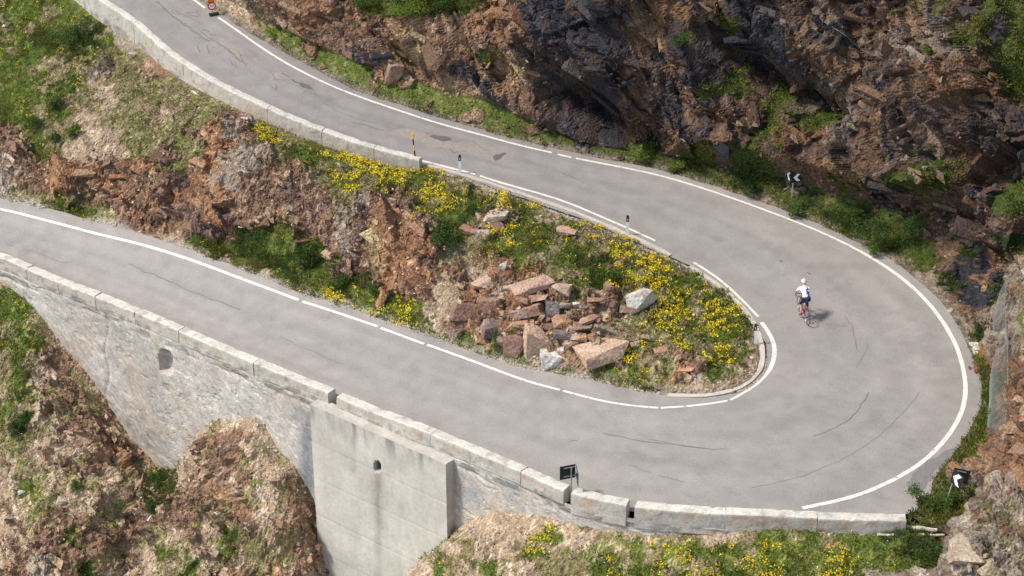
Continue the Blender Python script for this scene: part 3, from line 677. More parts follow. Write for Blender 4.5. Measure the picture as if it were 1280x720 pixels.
amp = (.15 + .85 * sstep(0, 1.5, nearw)) * (1 + .25 * sstep(560, 420, pxk))
hC, rC, eC = facet(Vk, (3.0, 1.1, 1.1), bed(40, 30), 43, 1.0)
gn = grid_norm(X, Y, za.reshape(X.shape), keep)
D3 = gn * (h * amp + hC * .4 * sstep(.2, 2, nearw) * sstep(560, 420, pxk))[:, None]
zz = Vk[:, 2] + D3[:, 2]; Dxy = np.zeros((len(P2), 2)); Dxy[keep] = D3[:, :2]
# tuck under the pavement at the end of the parapet
pave = ZR(Vk[:, :2]) - .06
rp = inside(Vk[:, :2], np.vstack([EI, EO[::-1]])); zz = np.where(rp, np.minimum(zz, pave - .1), zz)
Zf = np.zeros(len(P2)); Zf[keep] = zz; C = np.zeros((len(P2), 3)); C[keep] = colour(Vk, ci, r1, r2, 1.18)
kg = keep.reshape(X.shape); Vg, Fg = grid_mesh(X, Y, Zf.reshape(X.shape), kg); Cg = pick(C, X, kg)
Vg[:, :2] += (np.c_[vnoise(Vg, .3, 85), vnoise(Vg, .3, 86)] - .5) * .12 + pick(Dxy, X, kg)
obj('ravine_slope', mesh_np('ravine_slope', Vg, Fg, Cg), M_rock, kind='structure'); SURF.append(('C', Vg, Fg))

# --- the outcrop at the right, with its net
bd = [(1275, 356), (1262, 392), (1258, 440), (1256, 500), (1238, 550), (1214, 596), (1196, 650), (1184, 700), (1178, 760), (1170, 860)]
ctl = []
for i, p in enumerate(bd):
    q = unp(*p, -.3 - .1 * max(0, i - 6)); ctl.append(q); ctl.append(q + np.array([-1.0, .3, -.3])); ctl.append(q + np.array([-3.0, .3, -.6]))
for p in [(1274, 352, 2.6), (1290, 346, 3.2), (1340, 330, 4.5), (1420, 320, 6), (1268, 400, 1.6), (1268, 450, 1.5), (1268, 490, 1.3), (1280, 420, 2.8), (1280, 480, 2.5), (1272, 530, 1.6), (1252, 560, .9), (1280, 580, 1.7), (1238, 590, 1.1), (1226, 620, 1.2), (1280, 640, 1.8), (1212, 660, 1.0), (1204, 700, .7), (1240, 690, 1.2), (1280, 720, 1.3), (1220, 760, .4), (1300, 800, .6), (1420, 500, 4.5), (1420, 700, 3), (1380, 600, 3.2), (1230, 860, -.5), (1400, 860, .3)]:
    ctl.append(unp(*p))
for q in [(15, 78, -.5), (18, 79, -.5), (22, 79.5, 0), (26, 80, 0)]: ctl.append(np.array(q, float))
TD = TPS(ctl, lam=.01)
st2 = .07
X, Y = np.meshgrid(np.arange(12.5, 24, st2), np.arange(53, 80, st2)); P2 = np.c_[X.ravel(), Y.ravel()]
za = TD(P2); V0 = np.c_[P2, za]; px, py, _ = proj(V0)
ORK = [ci_ for ci_ in 'x']
def out_cls(V):
    px, py, _ = proj(V); n = fbm(V, 1.0, 4, 91); n2 = fbm(V, .35, 3, 92)
    c = np.where(n2 > .47, CLS.index('b'), CLS.index('o'))
    c = np.where((py < 440 + (n - .5) * 60), CLS.index('p'), c)
    c = np.where((py > 590 + (px - 1200) * .1 + (n - .5) * 60), CLS.index('p'), c)
    c = np.where((py > 620) & (px > 1225) & (n2 > .5), CLS.index('m'), c)
    c = np.where((n2 > .62), CLS.index('b'), c)
    c = np.where((py < 430) & (n > .55), CLS.index('m'), c)
    return c
keep = (za > -1.0); keep &= (py < 900)
Vk = V0[keep]; ci = out_cls(Vk); h, r1, r2, r3 = rough(Vk, ci)
base_in = sstep(-.9, .5, Vk[:, 2])
gn = grid_norm(X, Y, za.reshape(X.shape), keep)
D3 = gn * ((h - .12) * .85 * base_in)[:, None]
zz = Vk[:, 2] + D3[:, 2]; Dxy = np.zeros((len(P2), 2)); Dxy[keep] = D3[:, :2]
Zf = np.full(len(P2), -1.2); Zf[keep] = zz; C = np.zeros((len(P2), 3)); C[keep] = colour(Vk, ci, r1, r2, .78)
kg = keep.reshape(X.shape); Vd, Fd = grid_mesh(X, Y, Zf.reshape(X.shape), kg); Cd = pick(C, X, kg); Vd[:, :2] += pick(Dxy, X, kg)
ob_out = obj('rock_outcrop', mesh_np('rock_outcrop', Vd, Fd, Cd), M_rock, kind='structure'); SURF.append(('D', Vd, Fd))

# height lookup on the built ground, by image position (nearest visible vertex)
PG = {}
for nm, V_, F_ in SURF:
    a, b, dp = proj(V_); ok = (a > -40) & (a < 1320) & (b > -40) & (b < 760)
    PG[nm] = (np.c_[a, b][ok], dp[ok], V_[ok])
def ground(px_, py_, which='ABCD'):
    best = None
    for nm in which:
        q, dp, V_ = PG[nm]; d = np.abs(q - (px_, py_)).max(1); m = d < 3.2
        if not m.any(): continue
        j = np.flatnonzero(m); i = j[dp[j].argmin()] if nm in 'BD' else j[d[j].argmin()]
        if best is None or dp[i] < best[0]: best = (dp[i], V_[i])
    if best is None:
        return pt(px_, py_)
    return best[1].copy()
#@@PART2
# ---------------------------------------------------------------- parapets and walls
def offset_curve(Fc, w, ref):
    d = np.gradient(Fc, axis=0); d /= np.linalg.norm(d, axis=1)[:, None]; n = np.c_[-d[:, 1], d[:, 0]]
    k = 15; n = np.stack([np.convolve(np.pad(n[:, j], k // 2, mode='edge'), np.ones(k) / k, 'valid') for j in (0, 1)], 1)
    if ((ref - Fc[len(Fc) // 2]) @ n[len(n) // 2]) < 0: n = -n
    return Fc + n * w, n
UF = smooth(CF_UP, 1.2); UB, UN = offset_curve(UF, .36, CB_UP[len(CB_UP) // 2])
WF = smooth(LF, .5); WB, WN = offset_curve(WF, .44, LB[len(LB) // 2])
def px_of(curve, dz): return proj(np.c_[curve, ZR(curve) + dz])[0]
def block(Fc, Bc, i0, i1, h, seed, mat, parent, top=.55, gap=.015, name='coping_block', rust=.5, lift=0):
    a, b = Fc[i0:i1 + 1], Bc[i0:i1 + 1]; n = len(a); z = ZR(a) + top + lift
    prof = [(-.02 + .02 * k_ / 7, -h + (h - .1) * k_ / 7) for k_ in range(8)] + [ (.02, -.03), (.09, 0), (.35, .004), (.65, .004), (.93, 0), (1, -.04), (1, -.3), (1, -.75)]
    NFR = 8; rows = []
    for f, dz in prof: rows.append(np.c_[a + (b - a) * f, z + dz])
    G = np.stack(rows, 1)
    # tiny gaps at both ends
    t0 = (a[1] - a[0]) / np.linalg.norm(a[1] - a[0]) * gap; t1 = (a[-1] - a[-2]) / np.linalg.norm(a[-1] - a[-2]) * gap
    G[0, :, :2] += t0; G[-1, :, :2] -= t1
    V = G.reshape(-1, 3); m = len(prof)
    nz = np.stack([vnoise(V, .22, seed), vnoise(V, .22, seed + 1), vnoise(V, .22, seed + 2)], 1) - .5
    chip = (vnoise(V, .13, seed + 3) > .72) * .035
    V = V + nz * .03; j = np.tile(np.arange(m), n); V[:, 2] -= chip * np.isin(j, (7, 8, 9, 12, 13))
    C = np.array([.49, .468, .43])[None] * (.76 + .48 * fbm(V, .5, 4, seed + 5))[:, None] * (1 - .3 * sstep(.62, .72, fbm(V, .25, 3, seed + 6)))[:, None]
    front = (j < NFR)[:, None]; C = np.where(front, C * np.array([.82, .81, .79]), C)  # front faces darkened in colour, painting the weaker light they get than the tops
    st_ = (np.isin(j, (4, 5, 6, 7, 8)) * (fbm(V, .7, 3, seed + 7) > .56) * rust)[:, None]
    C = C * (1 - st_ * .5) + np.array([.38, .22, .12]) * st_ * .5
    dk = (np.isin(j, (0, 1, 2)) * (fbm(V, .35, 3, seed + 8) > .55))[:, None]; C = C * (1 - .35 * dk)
    idx = np.arange(n * m).reshape(n, m)
    F = [tuple(q) for q in np.stack([idx[:-1, :-1], idx[1:, :-1], idx[1:, 1:], idx[:-1, 1:]], -1).reshape(-1, 4)]
    F += [tuple(idx[0]), tuple(idx[-1][::-1])]
    me = mesh_np(name, V, F, C)
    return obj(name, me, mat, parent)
def nearest(pxs, x): return int(np.argmin(np.abs(pxs - x)))
# upper wall beside the climbing arm
uw = thing('roadside_wall', 'pale concrete wall with flat top along the valley edge of the upper road', 'wall', (float(UF[len(UF) // 2][0]), float(UF[len(UF) // 2][1]), zr(*UF[len(UF) // 2]) - .6))
inv = uw.matrix_basis.inverted()
def par(o, root):
    o.parent = root; o.matrix_parent_inverse = Matrix.Translation(root.location).inverted(); return o
pu = px_of(UF, .55)
js = [-400, -60, 60, 165, 228, 333, 401, 466, 523]
for k in range(len(js) - 1):
    i0, i1 = nearest(pu, js[k]), nearest(pu, js[k + 1])
    if i1 - i0 < 3: continue
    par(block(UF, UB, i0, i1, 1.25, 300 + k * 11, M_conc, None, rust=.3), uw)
# a lower footing that steps out of the ground
for a_, b_ in ((238, 292), (336, 440)):
    i0, i1 = nearest(pu, a_), nearest(pu, b_)
    f2 = UF - UN * .3
    par(block(f2, UF, i0, i1, .9, 390 + a_, M_conc, None, top=-.28, name='footing', rust=0), uw)
rw = thing('retaining_wall', 'tall rough pale retaining wall carrying the lower road, capped with parapet blocks', 'wall', (float(WF[len(WF) // 3][0]), float(WF[len(WF) // 3][1]), -4.0))
pw = px_of(WF, .55)
js = [-320, -150, -60, -14, 32, 73, 118, 168, 222, 318, 411]
segs = [(js[k], js[k + 1]) for k in range(len(js) - 1)] + [(419, 478), (478, 538), (538, 586), (586, 650), (650, 703), (713, 783), (792, 905), (905, 1020), (1020, 1133)]
for k, (a_, b_) in enumerate(segs):
    i0, i1 = nearest(pw, a_), nearest(pw, b_)
    if i1 - i0 < 2: continue
    hgt = .62 if a_ < 700 else .95
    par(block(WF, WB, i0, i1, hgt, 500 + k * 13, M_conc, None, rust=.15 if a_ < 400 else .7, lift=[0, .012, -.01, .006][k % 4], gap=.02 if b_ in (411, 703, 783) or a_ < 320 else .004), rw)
# face of the retaining wall
W_s = resample(WF - WN * -.035, .09); nW = len(W_s)
bx = WBASE[:, 0]; o_ = np.argsort(bx); zbot = np.interp(W_s[:, 0], bx[o_], WBASE[o_, 2]) - 1.6
ztop = ZR(W_s) - .02
nvw = 110; tt = np.linspace(0, 1, nvw); zc = ztop[:, None] * (1 - tt) + zbot[:, None] * tt
dW = np.gradient(W_s, axis=0); dW /= np.linalg.norm(dW, axis=1)[:, None]; oW = np.c_[dW[:, 1], -dW[:, 0]]
if (oW[nW // 2] @ WN[len(WN) // 2]) > 0: oW = -oW
Gw = np.dstack([np.repeat(W_s[:, 0][:, None], nvw, 1), np.repeat(W_s[:, 1][:, None], nvw, 1), zc]).reshape(-1, 3)
ou = np.repeat(oW, nvw, 0); pxw, pyw, _ = proj(Gw)
WR = bed(28, -25)
f1, fr, fe = facet(Gw, (.8, .5, .32), WR, 71, .6)
f2_, fr2, fe2 = facet(Gw, (.28, .2, .14), WR, 72, .8)
dsp = (fbm(Gw, 1.6, 4, 70) - .5) * .22 + f1 * .028 + f2_ * .016 - sstep(.86, .95, vnoise(Gw, .12, 74)) * .04
dsp -= .03 * sstep(.6, .68, fbm(Gw * np.array([1, 1, 2.2]), .9, 4, 75))
dpt = ztop[np.arange(len(Gw)) // nvw] - Gw[:, 2]
dsp += -.04 * sstep(.14, .0, np.abs(dpt - .65 + .3 * vnoise(Gw, .8, 95))) * sstep(.4, .6, vnoise(Gw, .5, 76))      # broken course under the coping
niche = np.exp(-(((pxw - 208) / 8.5) ** 4 + ((pyw - 452 - (pxw - 208) * .3) / 15) ** 4)); niche = sstep(.3, .6, niche)
dsp -= niche * .42
joint = np.exp(-((pxw - 134 - 2 * np.sin(pyw / 9)) / 1.6) ** 2) * (pyw > 385); dsp -= joint * .05
Gw[:, :2] += ou * (dsp * np.where(dpt < .1, .2, 1))[:, None]
n_ = fbm(Gw, 2.0, 4, 77); nb = fbm(Gw, .45, 4, 78)
Cw = np.array([.425, .40, .37])[None] * (.74 + .5 * n_)[:, None] * (.84 + .32 * nb)[:, None]
warm = sstep(.5, .65, fbm(Gw, 1.3, 3, 79))[:, None]; Cw = Cw * (1 - warm * .45) + np.array([.38, .32, .25]) * warm * .45; Cw = Cw * (.86 + .28 * fr2)[:, None]
cool = sstep(.56, .68, fbm(Gw, .9, 3, 80))[:, None] * (pxw > 330)[:, None]; Cw = Cw * (1 - cool * .45) + np.array([.26, .29, .34]) * cool * .45
Cw *= (1 - .45 * sstep(.84, .93, vnoise(Gw, .11, 96)))[:, None]
Cw *= (.86 + .28 * fbm(Gw @ bed(30, 0) * np.array([.25, 1, 1]), .16, 3, 98))[:, None]
stain_shade = np.exp(-((pxw - 384) / 9) ** 2)[:, None] * sstep(505, 540, pyw)[:, None]; Cw = Cw * (1 - .75 * stain_shade) + np.array([.13, .15, .19]) * .75 * stain_shade * (.6 + .8 * nb[:, None])  # blue-grey stain that also paints a shaded edge beside the buttress
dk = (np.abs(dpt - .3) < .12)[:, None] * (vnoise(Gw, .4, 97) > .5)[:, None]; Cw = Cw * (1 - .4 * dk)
idx = np.arange(len(Gw)).reshape(nW, nvw)
Fw = np.stack([idx[:-1, :-1], idx[1:, :-1], idx[1:, 1:], idx[:-1, 1:]], -1).reshape(-1, 4)
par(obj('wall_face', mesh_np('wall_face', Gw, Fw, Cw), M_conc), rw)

# concrete buttress
A = pt(392, 505, .02); B = pt(562, 580, -.26)
ab = (B - A)[:2]; Lb = np.linalg.norm(ab); ex = ab / Lb; ey = np.array([-ex[1], ex[0]])      # ey points into the wall
if ey[1] < 0: ey = -ey
for q_ in (A, B): q_[:2] -= ey * .22; q_[2] += .10
nx, nz = int(Lb / .07), 200
def buttress():
    S = np.linspace(0, Lb, nx); D = np.linspace(0, 14.5, nz); SS, DD = np.meshgrid(S, D, indexing='ij')
    P = np.dstack([A[0] + ex[0] * SS, A[1] + ex[1] * SS, (A[2] + (B[2] - A[2]) * SS / Lb) - DD])
    V = P.reshape(-1, 3); px, py, _ = proj(V)
    d = (fbm(V, 1.2, 4, 401) - .5) * .05
    # formwork joints: sloping board courses and lift lines
    hh = V[:, 2] - (A[2] + (B[2] - A[2]) * SS.ravel() / Lb)
    g = 0
    for k, yy in enumerate((-1.9, -3.7, -5.6, -7.5)): g = g + np.exp(-((hh - yy - .10 * vnoise(V, 1.3, 410 + k)) / .05) ** 2)
    for k in range(5): g = g + .5 * np.exp(-((SS.ravel() - (k + 1) * Lb / 6) / .04) ** 2) * (vnoise(V, 2.2, 420 + k) > .45)
    d -= g * .009
    # half-round drain mouth
    hx, hy = 471.5, 583.0; r = np.sqrt(((px - hx) / 4.8) ** 2 + ((py - hy) / 6.8) ** 2); hole = (r < 1) & (px > hx - 3.2)
    d = np.where(hole, -.35, d)
    V = V.copy(); V[:, :2] -= ey * d[:, None]
    C = np.array([.46, .448, .405])[None] * (.78 + .45 * fbm(V, 1.1, 4, 402))[:, None] * (.86 + .28 * fbm(V * np.array([1, 1, .22]), .35, 3, 403))[:, None]
    C *= (1 - .10 * g * vnoise(V, .5, 407))[:, None]
    topst = sstep(1.2, 0, -hh)[:, None] * sstep(.45, .7, fbm(V * np.array([1, 1, .12]), .3, 3, 404))[:, None]; C *= (1 - .4 * topst)
    stain = np.exp(-((px - 473) / 5.5) ** 2) * (py > 592) * np.clip(1 - (py - 592) / 220, .35, 1) * (.6 + .5 * vnoise(V, .4, 405)); C = C * (1 - .42 * stain[:, None]) 
    C = C * (1 - .2 * stain[:, None]) + .2 * stain[:, None] * np.array([.2, .14, .08])
    ls = np.exp(-((px - 442) / 3.5) ** 2) * (py < 590); C *= (1 - .35 * ls[:, None] * vnoise(V, .6, 406)[:, None])
    C[hole] = (.03, .035, .04)
    idx = np.arange(nx * nz).reshape(nx, nz); F = np.stack([idx[:-1, :-1], idx[1:, :-1], idx[1:, 1:], idx[:-1, 1:]], -1).reshape(-1, 4)
    return V, F, C, idx
bt = thing('concrete_buttress', 'smooth grey board-marked concrete buttress slab with a dark drain mouth against the wall', 'buttress', (float(A[0]), float(A[1]), -14.0))
V, F, C, idx = buttress(); par(obj('front_slab', mesh_np('front_slab', V, F, C), M_slab), bt)
dep_ = .62
def strip(edge, name, n=8):
    rows = [np.c_[edge[:, :2] + ey * dep_ * t, edge[:, 2]] for t in np.linspace(0, 1, n)]; G_ = np.stack(rows, 1); m = len(edge); V_ = G_.reshape(-1, 3)
    V_ = V_ + (np.stack([vnoise(V_, .2, 431), vnoise(V_, .2, 432), vnoise(V_, .2, 433)], 1) - .5) * .03 * (np.tile(np.arange(n), m) > 0)[:, None]
    ii = np.arange(m * n).reshape(m, n); F_ = np.stack([ii[:-1, :-1], ii[:-1, 1:], ii[1:, 1:], ii[1:, :-1]], -1).reshape(-1, 4)
    C_ = np.array([.40, .385, .35])[None] * (.75 + .5 * fbm(V_, .5, 3, 434))[:, None]
    par(obj(name, mesh_np(name, V_, F_, C_), M_slab), bt)
strip(V[idx[:, 0]], 'top_face'); strip(V[idx[-1, :]], 'side_face'); strip(V[idx[0, :]], 'side_face')
# rubble on the ledge between buttress and parapet is part of the scree below

# ---------------------------------------------------------------- scattering
def sample(which, n, seed, clsset=None, margin=60, cond=None):
    r = np.random.default_rng(seed); outV = []; outN = []; outC = []; 
    for nm, V_, F_ in SURF:
        if nm not in which: continue
        a = V_[F_[:, 1]] - V_[F_[:, 0]]; b = V_[F_[:, 3]] - V_[F_[:, 0]]; nn = np.cross(a, b); ar = np.linalg.norm(nn, axis=1)
        px, py, _ = proj(V_[F_[:, 0]]); ar = ar * ((px > -margin) & (px < 1280 + margin) & (py > -margin) & (py < 720 + margin)); pass
        N_ = int(n * ar.sum()); f = r.choice(len(F_), N_, p=ar / ar.sum()); u = r.random((N_, 1)); w = r.random((N_, 1))
        p = V_[F_[f, 0]] * (1 - u) * (1 - w) + V_[F_[f, 1]] * u * (1 - w) + V_[F_[f, 2]] * u * w + V_[F_[f, 3]] * (1 - u) * w
        nrm_ = nn[f] / (np.linalg.norm(nn[f], axis=1)[:, None] + 1e-9); nrm_ = np.where(nrm_[:, 2:3] < 0, -nrm_, nrm_)
        if nm == 'D': cc = out_cls(p)
        else: cc = classes(p)
        ok = np.ones(N_, bool)
        if clsset is not None: ok = np.isin(cc, [CLS.index(x) for x in clsset])
        # nothing grows on the pavement
        rdm = inside(p[:, :2], np.vstack([EI[::2], EO[::-2]])) & (p[:, 2] < ZR(p) + .3); ok &= ~rdm
        if nm != 'B': 
            ok &= seg_dist(p[:, :2], UF[::4]) > .12
        outV.append(p[ok]); outN.append(nrm_[ok]); outC.append(cc[ok])
    return np.vstack(outV), np.vstack(outN), np.concatenate(outC)
def blades(name, P, Nn, K, ln, wd, col, mat, spread=.12, up=.6, seed=0, kind='stuff', parent=None, flat=0, **kw):
    """K leaves round every point; ln, wd, col per point (col: Nx3)"""
    r = np.random.default_rng(seed); n = len(P); P = np.repeat(P, K, 0); Nn = np.repeat(Nn, K, 0); col = np.repeat(col, K, 0)
    ln = np.repeat(np.broadcast_to(ln, n), K) * r.uniform(.5, 1.3, n * K); wd = np.repeat(np.broadcast_to(wd, n), K) * r.uniform(.6, 1.4, n * K)
    rd = r.normal(size=(n * K, 3)); rd /= np.linalg.norm(rd, axis=1)[:, None]
    upv = Nn * .5 + np.array([0, 0, .5]); d = upv * up + rd * (1 - up * .5); d /= np.linalg.norm(d, axis=1)[:, None]
    side = np.cross(d, r.normal(size=(n * K, 3))); side /= np.linalg.norm(side, axis=1)[:, None] + 1e-9
    o = P + rd * spread * r.random((n * K, 1)) * np.array([1, 1, .5]) 
    a = o - side * wd[:, None] / 2 + d * (ln * .35)[:, None]; b = o + side * wd[:, None] / 2 + d * (ln * .45)[:, None]; t = o + d * ln[:, None]
    V = np.stack([o, b, t, a], 1).reshape(-1, 3); F = np.arange(n * K * 4).reshape(-1, 4)
    C = np.repeat(col * r.uniform(.7, 1.35, (n * K, 1)), 4, 0)
    return obj(name, mesh_np(name, V, F, C), mat, parent, **({'kind': kind} if kind else {}), **kw)
GC = np.array([(.13, .18, .026), (.09, .145, .022), (.19, .21, .035), (.21, .19, .06), (.06, .11, .02)])
def gcol(P, dark=0.0, seed=0):
    n = fbm(P, 1.3, 3, 500 + seed); r = np.random.default_rng(seed); k = np.clip((n * 6 - 1).astype(int) + r.integers(0, 2, len(P)) - 0, 0, 4) % 5
    c = GC[k]; return c * (1 - dark)
def grow():
    P, Nn, cc = sample('ABC', 85, 1, 'gyGm')
    r = np.random.default_rng(2); keepp = r.random(len(P)) < np.select([cc == CLS.index('g'), cc == CLS.index('y'), cc == CLS.index('G')], [.85, .85, 1.0], .45)
    keepp &= (fbm(P, .5, 3, 555) > .36) | (cc == CLS.index('G'))
    P, Nn, cc = P[keepp], Nn[keepp], cc[keepp]
    col = gcol(P, 0, 1); dk = (cc == CLS.index('G'))[:, None]; col = np.where(dk, col * .6, col)
    dry = (cc == CLS.index('m'))[:, None] * (vnoise(P, .3, 5) > .45)[:, None]; col = np.where(dry, np.array([.19, .155, .07]), col)
    blades('grass', P, Nn, 5, np.where(cc == CLS.index('G'), .2, .12), .035, col, M_leaf, .12, .7, 3, label='short green alpine grass and leaves on the slopes', category='grass')
    P, Nn, cc = sample('BD', 150, 12, None, cond=None); a_, b_, _ = proj(P); hz = P[:, 2] - ZR(P); dE = seg_dist(P[:, :2], EO[::3])
    m = (b_ > 405) & (b_ < 645) & (a_ > 1130) & (a_ < 1262) & (hz < .5) & (dE < 1.5 + (b_ - 420) / 150) & (fbm(P, .5, 3, 559) > .36) & ~((b_ < 446) & (a_ < 1248)); P, Nn = P[m], Nn[m]
    blades('verge_grass', P, Nn, 6, .15, .04, gcol(P, .1, 5), M_leaf, .12, .7, 13, label='fresh green grass strip between the bend and the near outcrop', category='grass')
    # low leafy cushions
    P, Nn, cc = sample('ABC', 5, 11, 'gyG'); m = fbm(P, 1.0, 3, 556) > .5; P, Nn = P[m], Nn[m]
    col = gcol(P, .35, 2); blades('ground_cover', P + Nn * .05, Nn, 26, .12, .06, col, M_leaf, .26, .5, 4, label='dark leafy ground cover in low cushions between the grass', category='plants')
    # yellow flowers
    P, Nn, cc = sample('AC', 44, 21, 'yg'); m = (fbm(P, .9, 3, 557) + .16 * vnoise(P, .25, 560) > .505) & ((cc == CLS.index('y')) | (np.random.default_rng(5).random(len(P)) < .04)); P, Nn = P[m], Nn[m]
    r = np.random.default_rng(6); col = np.where(r.random((len(P), 1)) < .5, np.array([.80, .56, .02]), np.array([.68, .62, .05]))
    blades('yellow_flowers', P + np.array([0, 0, .15]), Nn, 7, .058, .066, col, M_flow, .13, .25, 7, label='patches of small yellow flowers on the grass', category='flowers')
    P, Nn, cc = sample('C', 5, 31, 'gyms'); m = fbm(P, .8, 3, 558) > .56; P, Nn = P[m], Nn[m]
    blades('white_flowers', P + np.array([0, 0, .12]), Nn, 4, .04, .04, np.tile([.7, .7, .66], (len(P), 1)), M_flow, .14, .3, 8, label='tiny white flowers in the grass below the parapet', category='flowers')
grow()
# loose stones
def hull_stone(r):
    v = r.normal(size=(8, 3)); v /= np.linalg.norm(v, axis=1)[:, None]; v *= r.uniform(.75, 1.1, (8, 1)); v *= np.array([1, r.uniform(.5, .9), r.uniform(.35, .7)])
    bm = bmesh.new(); [bm.verts.new(x) for x in v]; res = bmesh.ops.convex_hull(bm, input=bm.verts)
    bmesh.ops.triangulate(bm, faces=bm.faces); bm.verts.ensure_lookup_table(); vs = [vv_ for vv_ in bm.verts if vv_.link_faces]
    mp = {v_: i for i, v_ in enumerate(vs)}; V = np.array([tuple(v_.co) for v_ in vs]); F = np.array([[mp[v_] for v_ in f.verts] for f in bm.faces]); bm.free(); return V, F
STN = [hull_stone(np.random.default_rng(900 + k)) for k in range(14)]
def stones(name, P, size, col, seed, mat=None, **kw):
    r = np.random.default_rng(seed); Vs, Fs, Cs = [], [], []; base = 0; which = r.integers(0, len(STN), len(P))
    for k, (V0_, F0_) in enumerate(STN):
        m = which == k; n = m.sum()
        if not n: continue
        a, b_ = r.uniform(0, 2 * pi, n), r.uniform(-.5, .5, n); ca, sa, cb, sb = np.cos(a), np.sin(a), np.cos(b_), np.sin(b_)
        Rm = np.zeros((n, 3, 3)); Rm[:, 0] = np.c_[ca, -sa * cb, sa * sb]; Rm[:, 1] = np.c_[sa, ca * cb, -ca * sb]; Rm[:, 2] = np.c_[0 * a, sb, cb]
        V = np.einsum('nij,vj->nvi', Rm, V0_) * size[m][:, None, None] + P[m][:, None, :]
        F = F0_[None] + (np.arange(n) * len(V0_))[:, None, None] + base; base += n * len(V0_)
        Vs.append(V.reshape(-1, 3)); Fs.append(F.reshape(-1, 3)); Cs.append(np.repeat(col[m], len(V0_), 0))
    return obj(name, mesh_np(name, np.vstack(Vs), np.vstack(Fs), np.vstack(Cs)), mat or M_boulder, kind='stuff', **kw)
SC_ = np.array([(.40, .34, .28), (.30, .22, .16), (.34, .20, .13), (.46, .42, .37), (.22, .15, .12), (.33, .29, .26)])
P, Nn, cc = sample('AC', 15, 41, 'msbpoy'); r = np.random.default_rng(42)
m = r.random(len(P)) < np.select([cc == CLS.index('s'), cc == CLS.index('m'), cc == CLS.index('y')], [.9, .5, .12], .5); P = P[m]
sz = r.lognormal(-2.95, .5, len(P)); stones('scree', P + [0, 0, .01], np.clip(sz, .02, .2), SC_[r.integers(0, 6, len(P))] * r.uniform(.75, 1.2, (len(P), 1)), 43, label='small loose stones scattered over the slopes', category='stones')
P, Nn, cc = sample('B', 6, 51, 'sbdrpco'); pz = P[:, 2] - ZR(P); m = (pz < 2.0); P = P[m]; r = np.random.default_rng(52)
stones('cliff_foot_rubble', P, np.clip(r.lognormal(-2.6, .5, len(P)), .03, .3), PALA[np.maximum(cc[m], 0), r.integers(0, 3, len(P))] * .9, 53, label='fallen rubble along the foot of the mountain cliff', category='stones')
# broken pieces standing in the rock faces, in the colour of the rock they broke from
P, Nn, cc = sample('ABC', 4, 45, 'obrpdc'); r = np.random.default_rng(46); mk = (fbm(P, .8, 3, 47) > .42); P, Nn, cc = P[mk], Nn[mk], cc[mk]
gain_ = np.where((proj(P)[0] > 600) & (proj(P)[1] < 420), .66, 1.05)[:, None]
stones('rock_fragments', P + Nn * .01, np.clip(r.lognormal(-2.65, .5, len(P)), .03, .26), PALA[cc, r.integers(0, 3, len(P))] * r.uniform(.7, 1.3, (len(P), 1)) * gain_, 48, label='angular rock fragments lodged in the cliff faces and slopes', category='stones')
